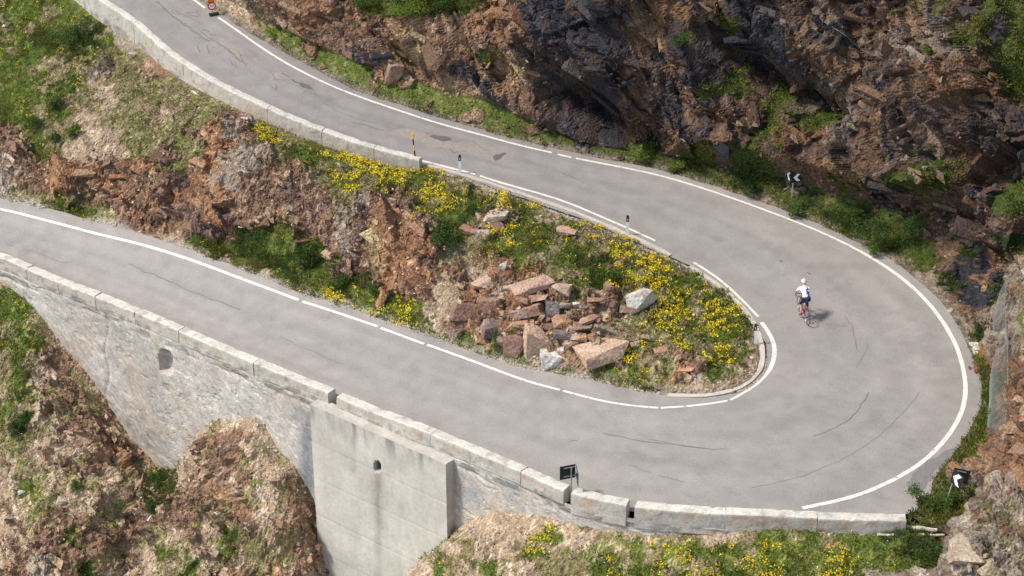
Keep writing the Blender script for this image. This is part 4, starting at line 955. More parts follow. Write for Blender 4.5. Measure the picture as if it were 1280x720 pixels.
# bedded slabs that stand out of the rock: the largest are parts of their rock face, the rest one part
def slab_hull(r):
    c = np.array([(x, y, z) for x in (-1, 1) for y in (-1, 1) for z in (-1, 1)], float); c += r.normal(size=c.shape) * .22
    c[:, 0] *= 1 - .35 * (c[:, 1] > 0) * r.random(); e = r.normal(size=(5, 3)) * .75; v = np.vstack([c, e / np.maximum(1, np.abs(e).max(1))[:, None] * 1.02])
    bm = bmesh.new(); [bm.verts.new(x) for x in v]; bmesh.ops.convex_hull(bm, input=bm.verts); bmesh.ops.triangulate(bm, faces=bm.faces)
    vs = [q for q in bm.verts if q.link_faces]; mp = {q: k for k, q in enumerate(vs)}; V = np.array([tuple(q.co) for q in vs]); F = np.array([[mp[q] for q in f.verts] for f in bm.faces]); bm.free(); return V, F
SLB = [slab_hull(np.random.default_rng(1200 + k)) for k in range(16)]
def slabs(which, dens, cls, smin, smax, base_n, long_ax, seed, parent, nbig, gain, tiltd=22, cond=None, mix=.45, wr=(.28, .6), tr=(.12, .26), jit=.14, sink=.1):
    P, Nn, cc = sample(which, dens, seed, cls); r = np.random.default_rng(seed + 1)
    if cond is not None: m = cond(P); P, Nn, cc = P[m], Nn[m], cc[m]
    m = (fbm(P, 1.3, 3, seed) > .43); P, Nn, cc = P[m], Nn[m], cc[m]; n = len(P)
    L = np.clip(r.lognormal(math.log(smin * 1.7), .55, n), smin, smax)
    nb = Nn * mix + np.array(base_n) * (1 - mix) + r.normal(size=(n, 3)) * jit; nb /= np.linalg.norm(nb, axis=1)[:, None]
    a = np.array(long_ax)[None] + r.normal(size=(n, 3)) * jit; a -= nb * (a * nb).sum(1)[:, None]; a /= np.linalg.norm(a, axis=1)[:, None]; b = np.cross(nb, a)
    t = np.radians(r.normal(tiltd, 85 * jit, n))[:, None]; b2 = b * np.cos(t) + nb * np.sin(t); n2 = np.cross(a, b2)
    wdt = L * r.uniform(*wr, n); th_ = L * r.uniform(*tr, n)
    vis = np.argsort(-L)[:nbig]; big = np.zeros(n, bool); big[vis] = True; Vs, Fs, Cs, base = [], [], [], 0
    for k in range(n):
        V0_, F0_ = SLB[k % 16]; V = (V0_[:, :1] * a[k] * L[k] + V0_[:, 1:2] * b2[k] * wdt[k] + V0_[:, 2:] * n2[k] * th_[k]) * .5 
        c = PALA[cc[k], r.integers(0, 3)] * r.uniform(.76, 1.18) * (gain(P[k]) if callable(gain) else gain)
        C = np.tile(c, (len(V), 1)) * r.uniform(.9, 1.1, (len(V), 1)); o = P[k] - nb[k] * th_[k] * sink
        if big[k]:
            q = obj('rock_slab', mesh_np('rock_slab', V, F0_, C), M_rock, parent); q.location = o
        else: Vs.append(V + o); Fs.append(F0_ + base); Cs.append(C); base += len(V)
    obj('small_rock_slabs', mesh_np('small_rock_slabs', np.vstack(Vs), np.vstack(Fs), np.vstack(Cs)), M_rock, parent, kind='stuff')
O_ = bpy.data.objects
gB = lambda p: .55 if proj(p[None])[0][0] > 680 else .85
clear = lambda p, x, y, a, b: ~((np.abs(proj(p)[0] - x) < a) & (np.abs(proj(p)[1] - y) < b))
slabs('B', 1.6, 'obrpdc', .3, 2.3, (-.1, -.78, .58), (.66, .05, -.75), 1300, O_['mountain_cliff'], 160, gB, 8, lambda p: (p[:, 2] - ZR(p) > .75) & clear(p, 1005, 222, 50, 32), .5, (.18, .42), (.10, .18), .06, .5)
slabs('A', 2.6, 'obrpc', .2, 1.2, (-.1, -.62, .78), (.68, -.2, -.55), 1400, O_['island_slope'], 130, 1.0, 14, sink=.35, jit=.1)
slabs('C', 5.0, 'obrps', .12, .9, (-.1, -.6, .75), (.60, -.35, -.55), 1500, O_['ravine_slope'], 150, 1.08, 20, lambda p: proj(p)[0] < 520)
slabs('D', 2.5, 'obpm', .25, 1.2, (-.5, -.5, .7), (.5, -.4, -.4), 1600, O_['rock_outcrop'], 60, .8, 15, lambda p: (proj(p)[0] > 1268) | (proj(p)[1] > 565), sink=.45, jit=.1)
# gravel on both verges
vg = []
for L_, sg in ((EI, 1), (EO[:14 * 19], -1)):
    q = resample(L_, .035); t_ = np.gradient(q, axis=0); t_ /= np.linalg.norm(t_, axis=1)[:, None]; n_2 = np.c_[-t_[:, 1], t_[:, 0]]
    r = np.random.default_rng(61); off = r.normal(.08, .16, len(q)); s_ = 1 if ((EO[0] - EI[0]) @ np.array(n_2[0])) < 0 else -1
    q = q + n_2 * (off * s_ * sg)[:, None]; vg.append(np.c_[q, ZR(q) + .004])
vg = np.vstack(vg); 
m = seg_dist(vg[:, :2], UF[::4]) > .35; vg = vg[m]; r = np.random.default_rng(62); m = (vnoise(vg, 1.2, 63) + r.random(len(vg)) * .5) > .6; vg = vg[m]
stones('gravel', vg, r.uniform(.012, .035, len(vg)), SC_[r.integers(0, 6, len(vg))], 64, label='pale gravel along the pavement edges', category='gravel')

# ---------------------------------------------------------------- boulders, each its own thing
BM_ico = None
def ico(n):
    bm = bmesh.new(); bmesh.ops.create_icosphere(bm, subdivisions=n, radius=1); V = np.array([v.co[:] for v in bm.verts]); F = np.array([[v.index for v in f.verts] for f in bm.faces]); bm.free(); return V, F
ICOV, ICOF = ico(4)
BC = {'pink': (.40, .27, .21), 'salmon': (.42, .29, .215), 'rust': (.28, .165, .115), 'darkred': (.19, .115, .095), 'purple': (.16, .12, .12), 'white': (.50, .49, .46), 'grey': (.33, .32, .31), 'tan': (.38, .31, .24), 'orange': (.38, .23, .14), 'olive': (.27, .25, .19), 'pale': (.44, .38, .31), 'brown': (.22, .14, .10), 'slate': (.12, .12, .14)}
def boulder(px_, py_, w, h, tone, label, seed, rz=None, tilt=0.0, flat=None, which='AC', cat='boulder', name='boulder', sink=.22):
    g = ground(px_, py_ + h * .38, which); dp = proj(g[None])[2][0]; s = FOC / dp
    W_ = w / s; Hp = h / s; D_ = W_ * .72 if flat is None else W_ * flat
    Hh = max(.28 * W_, (Hp - D_ * .5) / .86); Hh = min(Hh, 1.3 * max(W_, Hp)); D_ = min(D_, Hp * 1.5)
    r = np.random.default_rng(seed)
    c = np.array([(x, y, z) for x in (-1, 1) for y in (-1, 1) for z in (-1, 1)], float) * (1 + r.normal(size=(8, 3)) * .25); e = r.normal(size=(9, 3)) * .75
    c[r.integers(0, 8)] *= .55; c[r.integers(4, 8)] *= .6; v = np.vstack([c, e / np.maximum(1, np.abs(e).max(1))[:, None] * 1.08])
    bm = bmesh.new(); [bm.verts.new(x) for x in v]; bmesh.ops.convex_hull(bm, input=bm.verts)
    bmesh.ops.delete(bm, geom=[q for q in bm.verts if not q.link_faces], context='VERTS'); bmesh.ops.triangulate(bm, faces=bm.faces)
    bmesh.ops.subdivide_edges(bm, edges=bm.edges, cuts=5, use_grid_fill=True); bmesh.ops.triangulate(bm, faces=bm.faces); bm.verts.index_update()
    V = np.array([tuple(q.co) for q in bm.verts]); BF = np.array([[q.index for q in f.verts] for f in bm.faces]); bm.free()
    ext = (V.max(0) - V.min(0)) / 2; cen = (V.max(0) + V.min(0)) / 2; V = (V - cen) / ext * np.array([W_ / 2, D_ / 2, Hh / 2])
    f_, r1_, _ = facet(V + seed * 3.7, (.5, .16, .16), bed(r.uniform(20, 80), r.uniform(-40, 40)), seed % 97, .8)
    V = V * (1 + .05 * (f_ - .3) + .05 * (fbm(V + seed, .15, 3, seed) - .5))[:, None]
    Rm = np.array(Euler((r.uniform(-.35, .15), radians(tilt), rz if rz is not None else r.uniform(-.4, .4))).to_matrix()); V = V @ Rm.T
    col = np.array(BC[tone]); n_ = fbm(V + seed, .35, 4, seed + 3); C = col[None] * (.72 + .6 * n_)[:, None] * (.85 + .3 * r1_)[:, None]
    tint = np.array(BC[['rust', 'grey', 'tan', 'brown'][seed % 4]]); w_ = sstep(.52, .64, fbm(V - seed, .4, 3, seed + 6))[:, None] * .5; C = C * (1 - w_) + tint * w_
    o = obj(name, mesh_np(name, V, BF, C), M_boulder); 
    # set down so that its middle is seen at px, py
    c = g.copy(); z = c[2] + Hh * (.5 - sink); q = unp(px_, py_, z); o.location = q
    tag(o, label, cat); return o
BL = [
 (620, 270, 34, 22, 'pale', 'large pale flat-topped boulder, biggest of the small group high on the grassy island'),
 (604, 291, 18, 14, 'grey', 'round light grey stone in front of the group high on the island'),
 (588, 288, 24, 11, 'rust', 'reddish slab left of the round grey stone high on the island'),
 (617, 283, 28, 10, 'darkred', 'dark red slab tucked below the large pale flat-topped boulder'),
 (602, 272, 14, 12, 'pink', 'small pinkish block left of the large pale flat-topped boulder'),
 (665, 357, 50, 20, 'pink', 'long pale pink slab lying across the top of the rock pile'),
 (605, 355, 28, 24, 'salmon', 'salmon block at the upper left corner of the rock pile'),
 (583, 387, 40, 32, 'darkred', 'dark red-brown block, leftmost big rock of the pile'),
 (613, 381, 28, 26, 'brown', 'brown block right of the dark red-brown leftmost rock'),
 (617, 410, 32, 28, 'purple', 'purplish boulder low on the left of the pile above the grass edge'),
 (660, 388, 42, 26, 'rust', 'rust coloured block in the middle of the pile under the long pink slab'),
 (652, 406, 36, 20, 'orange', 'orange-brown block in the centre of the pile left of the tall slab'),
 (645, 431, 26, 32, 'darkred', 'dark red boulder wedged left of the tall salmon slab by the road'),
 (672, 430, 36, 50, 'salmon', 'tall upright salmon slab at the foot of the pile beside the lower road'),
 (690, 448, 27, 34, 'white', 'white-grey pointed boulder at the road edge right of the tall salmon slab'),
 (703, 363, 22, 20, 'pale', 'pale beige tilted slab at the upper right of the rock pile'),
 (672, 373, 22, 10, 'pink', 'thin pinkish flat stone just under the long pale pink slab'),
 (650, 374, 18, 12, 'rust', 'small rust stone under the left half of the long pink slab'),
 (690, 390, 16, 28, 'purple', 'narrow dark purple slab leaning between the rust block and grey stones'),
 (707, 383, 18, 15, 'grey', 'grey stone below the pale beige tilted slab'),
 (705, 401, 28, 13, 'orange', 'flat orange-brown slab right of the centre of the pile'),
 (737, 400, 26, 14, 'rust', 'reddish slab on the right side of the pile'),
 (729, 409, 24, 12, 'brown', 'brown flat stone touching the reddish slab on the right of the pile'),
 (708, 417, 30, 13, 'purple', 'grey-purple flat slab above the big salmon slab on the right'),
 (726, 423, 14, 12, 'orange', 'small round orange stone left of the big lying salmon slab'),
 (753, 437, 58, 26, 'salmon', 'big salmon slab lying flat at the right foot of the pile'),
 (717, 433, 14, 15, 'brown', 'small brown stone between the white-grey boulder and the lying salmon slab'),
 (757, 411, 32, 12, 'olive', 'flat olive-grey slab above the big lying salmon slab'),
 (799, 376, 38, 34, 'white', 'large whitish triangular boulder standing among yellow flowers'),
 (785, 386, 18, 14, 'brown', 'brown stone under the left side of the large whitish triangular boulder'),
 (766, 388, 12, 14, 'tan', 'small tan stone left of the large whitish triangular boulder'),
 (745, 375, 18, 10, 'rust', 'small red-brown stone above the right side of the pile'),
 (760, 360, 11, 14, 'brown', 'small upright brown stone below the dark green bush on the island'),
 (808, 422, 13, 10, 'grey', 'small grey stone below the large whitish triangular boulder'),
 (857, 463, 26, 16, 'orange', 'orange block half buried near the tip of the island'),
 (826, 438, 18, 10, 'orange', 'small orange stone in gravel near the tip of the island'),
 (628, 333, 10, 12, 'white', 'small white upright stone in the grass above the pile'),
 (722, 381, 12, 11, 'white', 'small white stone right of the grey stone in the pile'),
 (700, 437, 9, 7, 'white', 'tiny white pebble just above the white-grey pointed boulder'),
 (628, 430, 14, 18, 'olive', 'olive stone in the grass left of the dark red boulder'),
 (768, 428, 14, 12, 'brown', 'brown stone at the right end of the big lying salmon slab'),
 (637, 360, 16, 12, 'tan', 'tan stone between the salmon corner block and the long pink slab'),
 (706, 290, 26, 12, 'pink', 'flat pinkish stone in bare gravel on the upper part of the island'),
 (166, 70, 9, 10, 'white', 'small pale stone on the green slope below the upper wall'),
 (180, 88, 13, 7, 'tan', 'narrow tan stone in the slope below the upper wall'),
 (492, 93, 22, 30, 'brown', 'brown wedge-shaped boulder at the foot of the left cliff above the verge'),
 (28, 615, 10, 7, 'white', 'small white stone on the slope at the far left below the wall'),
 (77, 627, 12, 12, 'pale', 'pale angular stone on the brown slope left of the gully'),
 (1222, 690, 66, 40, 'tan', 'big pale boulder at the bottom right corner below the outcrop'),
]
for i, (x, y, w, h_, tone, lab) in enumerate(BL):
    which = 'B' if 480 < x < 500 and y < 100 else ('D' if x > 1200 else ('C' if y > 500 else 'A'))
    boulder(x, y, w * 1.12, h_ * 1.12, tone, lab, 31 + i * 7, tilt=random.uniform(-14, 14), which=which, sink=.42 if (x > 1200 or (y > 435 and x > 820)) else .18)
#@@PART3
# more broken rock packed round the pile
r = np.random.default_rng(71); PP = []
for _ in range(420):
    x, y = r.normal(690, 52), r.normal(402, 30)
    if not (565 < x < 850 and 345 < y < 462): continue
    if abs(x - 690) < 22 and abs(y - 449) < 20: continue
    g = ground(x, y, 'A'); PP.append(g)
PP = np.array(PP); stones('rock_pile_fragments', PP, np.clip(r.lognormal(-1.9, .45, len(PP)), .07, .34), SC_[r.integers(0, 6, len(PP))] * r.uniform(.6, 1.1, (len(PP), 1)) * np.array([1.0, .9, .85]), 72, label='small broken pieces of rock between the boulders of the pile', category='stones')

# ---------------------------------------------------------------- shrubs
def shrub(px_, py_, w, h, tone, label, seed, which='ABC', leaf=.09):
    g = ground(px_, py_ + h * .35, which); s = FOC / proj(g[None])[2][0]; W_, H_ = w / s, h / s / .8
    t = thing('shrub', label, 'shrub', tuple(g))
    r = np.random.default_rng(seed); nl = int(np.clip(W_ * H_ * 420, 160, 1500))
    cl = r.normal(size=(7, 3)) * np.array([W_ * .26, W_ * .22, H_ * .16]) + np.array([0, 0, H_ * .42])
    q = cl[r.integers(0, 7, nl)]; d = r.normal(size=(nl, 3)); d /= np.linalg.norm(d, axis=1)[:, None]
    q = q + d * (r.random((nl, 1)) ** .4) * np.array([W_ * .22, W_ * .22, H_ * .26]); q[:, 2] = np.maximum(q[:, 2], .02)
    c = np.array(tone)[None] * (.7 + .6 * vnoise(q + seed, .3, seed))[:, None]
    blades('foliage', q, d, 3, leaf, leaf * .5, c, M_leaf, .04, .35, seed, kind=None, parent=t)
    b = MB()
    for k in range(5): b.tube([(0, 0, -.1), tuple(cl[k] * np.array([.5, .5, .6])), tuple(cl[k])], [.02, .014, .006], 5)
    b.build('stem', M_bark, t)
M_bark = mat_var('bark', (.12, .085, .055), .3, 20, .9, bump=.3)
DG, MG, BG, OG = (.055, .10, .022), (.085, .14, .026), (.14, .20, .032), (.15, .155, .035)
for i, (x, y, w, h, tn, lab, wh) in enumerate([
 (1125, 288, 62, 44, DG, 'largest dark green bush at the cliff foot right of the far chevron sign', 'B'), (1097, 303, 32, 26, MG, 'mid green bush left of the largest bush at the cliff foot', 'B'),
 (1062, 266, 30, 22, DG, 'small dark bush just right of the far chevron sign', 'B'), (995, 262, 26, 18, MG, 'low green bush below the far chevron sign on the verge', 'B'),
 (795, 193, 24, 20, BG, 'bright green bush on the verge under the dark overhang', 'B'), (842, 208, 22, 14, BG, 'second bright bush on the verge right of the dark overhang', 'B'), (930, 232, 34, 20, DG, 'wide dark bush on the verge under the orange rocks', 'B'),
 (556, 292, 46, 32, DG, 'dense dark green bush left of the small boulder group on the island', 'A'), (392, 325, 32, 26, DG, 'dark green bush at the foot of the orange rock by the lower road', 'A'), (430, 352, 26, 18, DG, 'dark bush right of the bush at the foot of the orange rock', 'A'), (470, 366, 24, 16, MG, 'green bush with yellow flowers beside it by the lower road', 'A'),
 (768, 346, 34, 22, DG, 'dark green bush beside the thickest yellow flowers on the island', 'A'), (625, 424, 26, 22, MG, 'green bush at the road edge left of the dark red boulder', 'A'),
 (562, 4, 40, 20, DG, 'dark bush on top of the left cliff at the photo edge', 'B'), (506, 6, 50, 16, BG, 'bright green bush on top of the left cliff', 'B'), (452, 3, 30, 14, MG, 'small green bush on the cliff top left of the bright one', 'B'),
 (1226, 42, 30, 34, OG, 'olive bush on the pale rock face at upper right', 'B'), (1254, 80, 18, 16, DG, 'small round dark bush at the edge of the pale rock at right', 'B'), (1272, 100, 22, 50, MG, 'tall green bush at the right photo edge', 'B'), (904, 22, 20, 26, BG, 'bright green tuft of bush high on the dark cliff', 'B'),
 (71, 128, 26, 18, DG, 'dark bush low on the green slope at the left', 'A'), (45, 155, 24, 16, DG, 'dark bush at the lower edge of the green slope, nearer the photo edge', 'A'), (85, 46, 50, 24, DG, 'biggest dark bush on the green slope at upper left', 'A'), (68, 172, 20, 16, DG, 'dark bush above the orange rock band at the left', 'A'), (94, 163, 18, 18, MG, 'green bush beside the sandy chute', 'A'),
 (200, 600, 22, 40, DG, 'dark shrub in the gully where it meets the retaining wall', 'C'), (190, 635, 24, 26, DG, 'dark shrub lower in the gully by the white pipe', 'C'), (22, 532, 20, 22, DG, 'dark shrub on the slope at the far left below the wall', 'C'), (97, 606, 18, 14, MG, 'small green shrub in the middle of the brown slope', 'C'),
 (850, 50, 28, 16, DG, 'dark bush in a crack of the slate coloured rock', 'B'), (1160, 62, 14, 10, MG, 'tiny green bush on the red rock at upper right', 'B'), (1185, 625, 24, 20, MG, 'green bush at the foot of the near chevron sign post', 'CB'), (1155, 625, 30, 22, MG, 'leafy bush at the end of the parapet', 'CB'),
]): shrub(x, y, w, h, tn, lab, 800 + i, wh)

# ---------------------------------------------------------------- roadside furniture
def rot_to(a, b):
    d = b - a; return math.atan2(d[1], d[0])
def delineator(px_, py_, h, lean, label, face=0.0):
    q = pt(px_, py_); t = thing('delineator_post', label, 'road post', (q[0], q[1], q[2] - .03), face, 'white delineator posts on the inside of the bend')
    b = MB(); Rl = Euler((0, lean, 0)).to_matrix()
    def prism(z0, z1, name, m, g=0):
        b = MB(); pr = [(-.06 - g, -.02 - g), (.06 + g, -.02 - g), (.045 + g, .03 + g), (0, .045 + g), (-.045 - g, .03 + g)]
        vs = [Rl @ Vector((x, y, z + (.03 if (z == z1 and y > 0 and z1 == h) else 0))) for z in (z0, z1) for x, y in pr]; n = 5
        b.add(vs, [(k, (k + 1) % n, n + (k + 1) % n, n + k) for k in range(n)] + [tuple(range(n))[::-1], tuple(range(n, 2 * n))]); b.build(name, m, t)
    prism(-.1, h - .27, 'post', M_white); prism(h - .27, h - .05, 'black_band', M_black, .003); prism(h - .05, h, 'cap', M_white if False else M_black)
    b = MB(); c = Rl @ Vector((0, -.027, h - .16)); b.box(c, (.04, .006, .11), Rl); b.build('reflector', M_refl, t)
M_refl = mat_var('reflector', (.55, .56, .58), .1, 30, .25)
delineator(574.5, 217, .95, .02, 'leftmost white delineator post with black top, near the end of the upper wall')
delineator(784, 294, .98, .0, 'middle white delineator post with black top beside the gap in the kerb')
delineator(945, 431, 1.0, -.07, 'slightly leaning delineator post at the tip of the island')
q = pt(520.5, 207); sp = thing('snow_pole', 'tall thin yellow and black snow pole at the end of the upper wall', 'pole', (q[0], q[1], q[2] - .1))
ln_ = 1.75; dirp = Vector((-.085, 0, 1)).normalized()
for k in range(6):
    b = MB(); b.tube([dirp * (ln_ * k / 6), dirp * (ln_ * (k + 1) / 6)], .032, 8); b.build('yellow_band' if k % 2 else 'black_band', M_yel if k % 2 else M_black, sp)

def chevron_sign(at, hpost, plates, size, label, hinge=(0, 0), lean=0.0):
    """plates: (direction the plate runs from the hinge, side its printed face looks to, chevron points along the run)"""
    t = thing('chevron_sign', label, 'road sign', (at[0], at[1], at[2] - .1)); t.rotation_euler = (0, lean, 0)
    b = MB(); b.tube([(0, 0, -.3), (0, 0, hpost - .1)], .032, 10); b.build('post', M_steel, t)
    z0 = hpost - size; H = Vector((hinge[0], hinge[1], 0))
    for run, face, sgn in plates:
        d = Vector((run[0], run[1], 0)).normalized(); n = Vector((-d.y, d.x, 0))
        if n.dot(Vector((face[0], face[1], 0))) < 0: n = -n
        def P(u, z, o): return H + d * (.015 + u * size) + n * o + Vector((0, 0, z0 + z * size))
        def slab(poly, o0, o1, name, m, par_):
            b = MB(); k = len(poly); vs = [P(u, z, o0) for u, z in poly] + [P(u, z, o1) for u, z in poly]
            b.add(vs, [tuple(range(k))[::-1], tuple(range(k, 2 * k))] + [(q_, (q_ + 1) % k, k + (q_ + 1) % k, k + q_) for q_ in range(k)]); return b.build(name, m, par_)
        pl = slab([(0, 0), (1, 0), (1, 1), (0, 1)], 0, .012, 'sign_plate', M_dark, t)
        slab([(.04, .04), (.96, .04), (.96, .96), (.04, .96)], .012, .015, 'black_face', M_black, pl)
        for zz0, zz1, a0, a1 in ((.5, .88, .15, .5), (.12, .5, .5, .15)):
            xs = [(a0, zz0), (a0 + .34, zz0), (a1 + .34, zz1), (a1, zz1)]
            if sgn > 0: xs = [(1 - x, z) for x, z in xs]
            slab(xs, .015, .019, 'white_chevron', M_white, pl)
        for zz in (.2, .82): slab([(.02, zz), (.75, zz), (.75, zz + .05), (.02, zz + .05)], -.035, -.001, 'bracket', M_steel, t)
chevron_sign(tuple(pt(713.5, 616, 0) + np.array([0, -.25, -.2])), 1.72, [((-.94, -.30), (-.3, .94), 1), ((.12, -1), (1, .1), 1)], .60, 'dark backed chevron sign on a grey post standing in the gap of the parapet', hinge=(.16, .10))
gq = ground(988, 245, 'B'); chevron_sign(tuple(gq), 1.4, [((.95, .25), (.3, -.95), -1), ((-.3, .95), (-1, -.2), 1)], .5, 'small black and white chevron sign at the foot of the far cliff', hinge=(-.1, -.05))
gq = pt(1181, 632); chevron_sign(tuple(gq), 1.72, [((.97, -.12), (.1, 1), 1), ((.45, -.9), (-1, -.4), -1)], .60, 'black chevron sign turned half away with a white arrow beside the near outcrop', hinge=(-.08, .12), lean=.16)

# speed limit sign with an orange lamp on a weighted foot
q = pt(265.5, 19); ss = thing('speed_limit_sign', 'round red-rimmed speed limit 50 sign with an orange lamp above, on a dark foot', 'road sign', tuple(q), .35)
b = MB(); b.box((0.08, 0, .05), (.46, .26, .08)); b.build('foot', M_rub, ss)
b = MB(); b.tube([(0, 0, .1), (0, 0, 1.0)], .025, 8); b.build('post', M_steel, ss)
b = MB(); b.disc((0, -.035, .50), .21, (0, -1, 0), .012, 28); dsk = b.build('sign_plate', M_red, ss)
b = MB(); b.disc((0, -.044, .50), .14, (0, -1, 0), .004, 28); b.build('white_field', M_white, dsk)
cu = bpy.data.curves.new('digits', 'FONT'); cu.body = '50'; cu.size = .19; cu.align_x = 'CENTER'; cu.align_y = 'CENTER'; cu.extrude = .002
to = bpy.data.objects.new('digits', cu); COL.objects.link(to); bpy.context.view_layer.update()
me = bpy.data.meshes.new_from_object(to.evaluated_get(bpy.context.evaluated_depsgraph_get())); bpy.data.objects.remove(to)
dg = obj('digits', me, M_black, dsk); dg.location = (0, -.0495, .50); dg.rotation_euler = (pi / 2, 0, 0)
b = MB(); b.tube([(0, -.06, .90), (0, .06, .90)], .17, 20); lamp = b.build('warning_lamp', M_orange, ss)
b = MB(); b.ring((0, -.06, .90), .165, .02, (0, 1, 0), 24, 6); b.build('lamp_rim', M_orange, lamp)
b = MB(); b.box((0, 0, .72), (.30, .1, .04)); b.build('battery_box', M_black, ss)

# logs at the end of the parapet
def log(p0, p1, r0, r1, label, seed):
    a = ground(*p0, 'CB'); b_ = ground(*p1, 'CB'); c = (a + b_) / 2; a[2] = a[2] + r0; b_[2] = b_[2] + r0
    up_ = max(0, (ground((p0[0] + p1[0]) / 2, (p0[1] + p1[1]) / 2, 'CB')[2] - (a[2] + b_[2]) / 2)); a[2] += up_; b_[2] += up_
    n = 14; P = [Vector(a - c) * (1 - k / n) + Vector(b_ - c) * (k / n) + Vector((0, 0, .02 * sin(k * 1.3 + seed))) for k in range(n + 1)]
    m = MB(); m.tube(P, [r0 + (r1 - r0) * k / n + .008 * sin(k * 2.1 + seed) for k in range(n + 1)], 12); o = m.build('log', M_wood); o.location = c; tag(o, label, 'log'); return o
log((1102, 658), (1170, 667), .10, .075, 'thick pale log lying at the end of the parapet', 1)
log((1098, 670), (1180, 671), .055, .045, 'thin pale log lying in front of the thick one', 2)
a, b_ = ground(186, 648, 'C') + [0, -.3, .15], ground(199, 634, 'C') + [0, -.3, .3]
m = MB(); m.tube([(0, 0, 0), tuple((b_ - a) * .5), tuple(b_ - a)], .035, 8); o = m.build('pipe', M_white); o.location = a; tag(o, 'short white pipe lying in the dark gully under the retaining wall', 'pipe')

# drain mouth beside the outer curve
q = pt(1226, 436); e = pt(1214, 430) - q; dr = thing('road_drain', 'small concrete drain lip with a rusty cover beside the outer white line', 'drain', tuple(q), 0.0)
def quad_prism(name, pts, z0, z1, m, parent):
    vs = [Vector(pt(*p)) - Vector(q) for p in pts]; n = len(vs); b = MB(); b.add([v + Vector((0, 0, z0)) for v in vs] + [v + Vector((0, 0, z1)) for v in vs], [tuple(range(n))[::-1], tuple(range(n, 2 * n))] + [(k, (k + 1) % n, n + (k + 1) % n, n + k) for k in range(n)]); return b.build(name, m, parent)
M_pc = mat_var('pale_concrete', (.45, .43, .38), .2, 9, bump=.4)
quad_prism('concrete_lip', [(1211, 429), (1222, 429), (1228, 438), (1217, 440)], -.1, .06, M_pc, dr)
quad_prism('concrete_edge', [(1216, 441), (1243, 440), (1244, 444), (1218, 445)], -.1, .08, M_pc, dr)
quad_prism('rusty_cover', [(1223, 430), (1241, 430), (1242, 438), (1229, 438)], -.1, .03, M_rust, dr)

# steel cables on the cliff
def cable(pts, label, r=.011):
    P = [ground(x, y, 'B') for x, y in pts]; P = [p + np.array([0, -.25, .15]) for p in P]; c = P[0]
    Q = crom(np.array(P) - c, .3); m = MB(); m.tube([tuple(x) for x in Q], r, 5); o = m.build('steel_cable', M_wire); o.location = c; tag(o, label, 'cable')
cable([(1030, 26), (1055, 46), (1078, 64), (1101, 72)], 'longer thin steel cable hanging across the brown rock at upper right')
cable([(1068, 113), (1083, 123), (1096, 129)], 'shorter steel cable lower on the brown rock at upper right')
# rockfall net over the left flank of the outcrop
nb_ = resample(np.array([unp(*p, -.2)[:2] for p in bd[:5]]), .1); tg = np.gradient(nb_, axis=0); tg /= np.linalg.norm(tg, axis=1)[:, None]; inn = np.c_[-tg[:, 1], tg[:, 0]]
if inn[len(inn) // 2][0] < 0: inn = -inn
Ln = arclen(nb_)[-1]
def net_p(u, v):
    u = np.clip(u, 0, Ln); x = np.stack([np.interp(u, arclen(nb_), nb_[:, k]) for k in (0, 1)], -1); n_ = np.stack([np.interp(u, arclen(nb_), inn[:, k]) for k in (0, 1)], -1)
    xy = x + n_ * (v[..., None] - .10); return np.c_[xy, TD(xy) + .14]
net = thing('rockfall_net', 'grey wire rockfall net draped over the left flank of the near outcrop', 'net', tuple(net_p(np.array([Ln / 2]), np.array([0.]))[0]))
lo_ = resample(np.array([pt(1238, 556), pt(1243, 500), pt(1244, 440), pt(1249, 392), pt(1258, 372)]), .05); hi_ = resample(np.array([unp(1262, 545, 1.1), unp(1266, 490, 1.6), unp(1266, 430, 2.0), unp(1262, 380, 2.5), unp(1264, 352, 2.7)]), .05)
def net_q(u, v):
    a = np.stack([np.interp(u, np.linspace(0, 1, len(lo_)), lo_[:, k]) for k in range(3)], 1); b = np.stack([np.interp(u, np.linspace(0, 1, len(hi_)), hi_[:, k]) for k in range(3)], 1)
    p = a * (1 - v[:, None]) + b * v[:, None]; return p + np.array([-.22, -.1, .05]) + np.array([-.15, 0, 0]) * np.sin(pi * v)[:, None] - np.array(net.location)
m = MB(); nn1 = 46
for sg in (1, -1):
    for k in range(-20, nn1 + 20):
        v = np.linspace(0, 1, 16); u = k / nn1 + sg * v * .38; ok = (u >= 0) & (u <= 1)
        if ok.sum() < 2: continue
        m.tube([tuple(x) for x in net_q(u[ok], v[ok])], .0045, 3, False)
m.build('wire_mesh', M_wire, net)
m = MB(); m.tube([tuple(x) for x in net_q(np.linspace(0, 1, 30), np.ones(30))], .02, 5); m.tube([tuple(x) for x in net_q(np.linspace(0, 1, 30), np.zeros(30))], .016, 5); m.build('border_cable', M_wire, net)

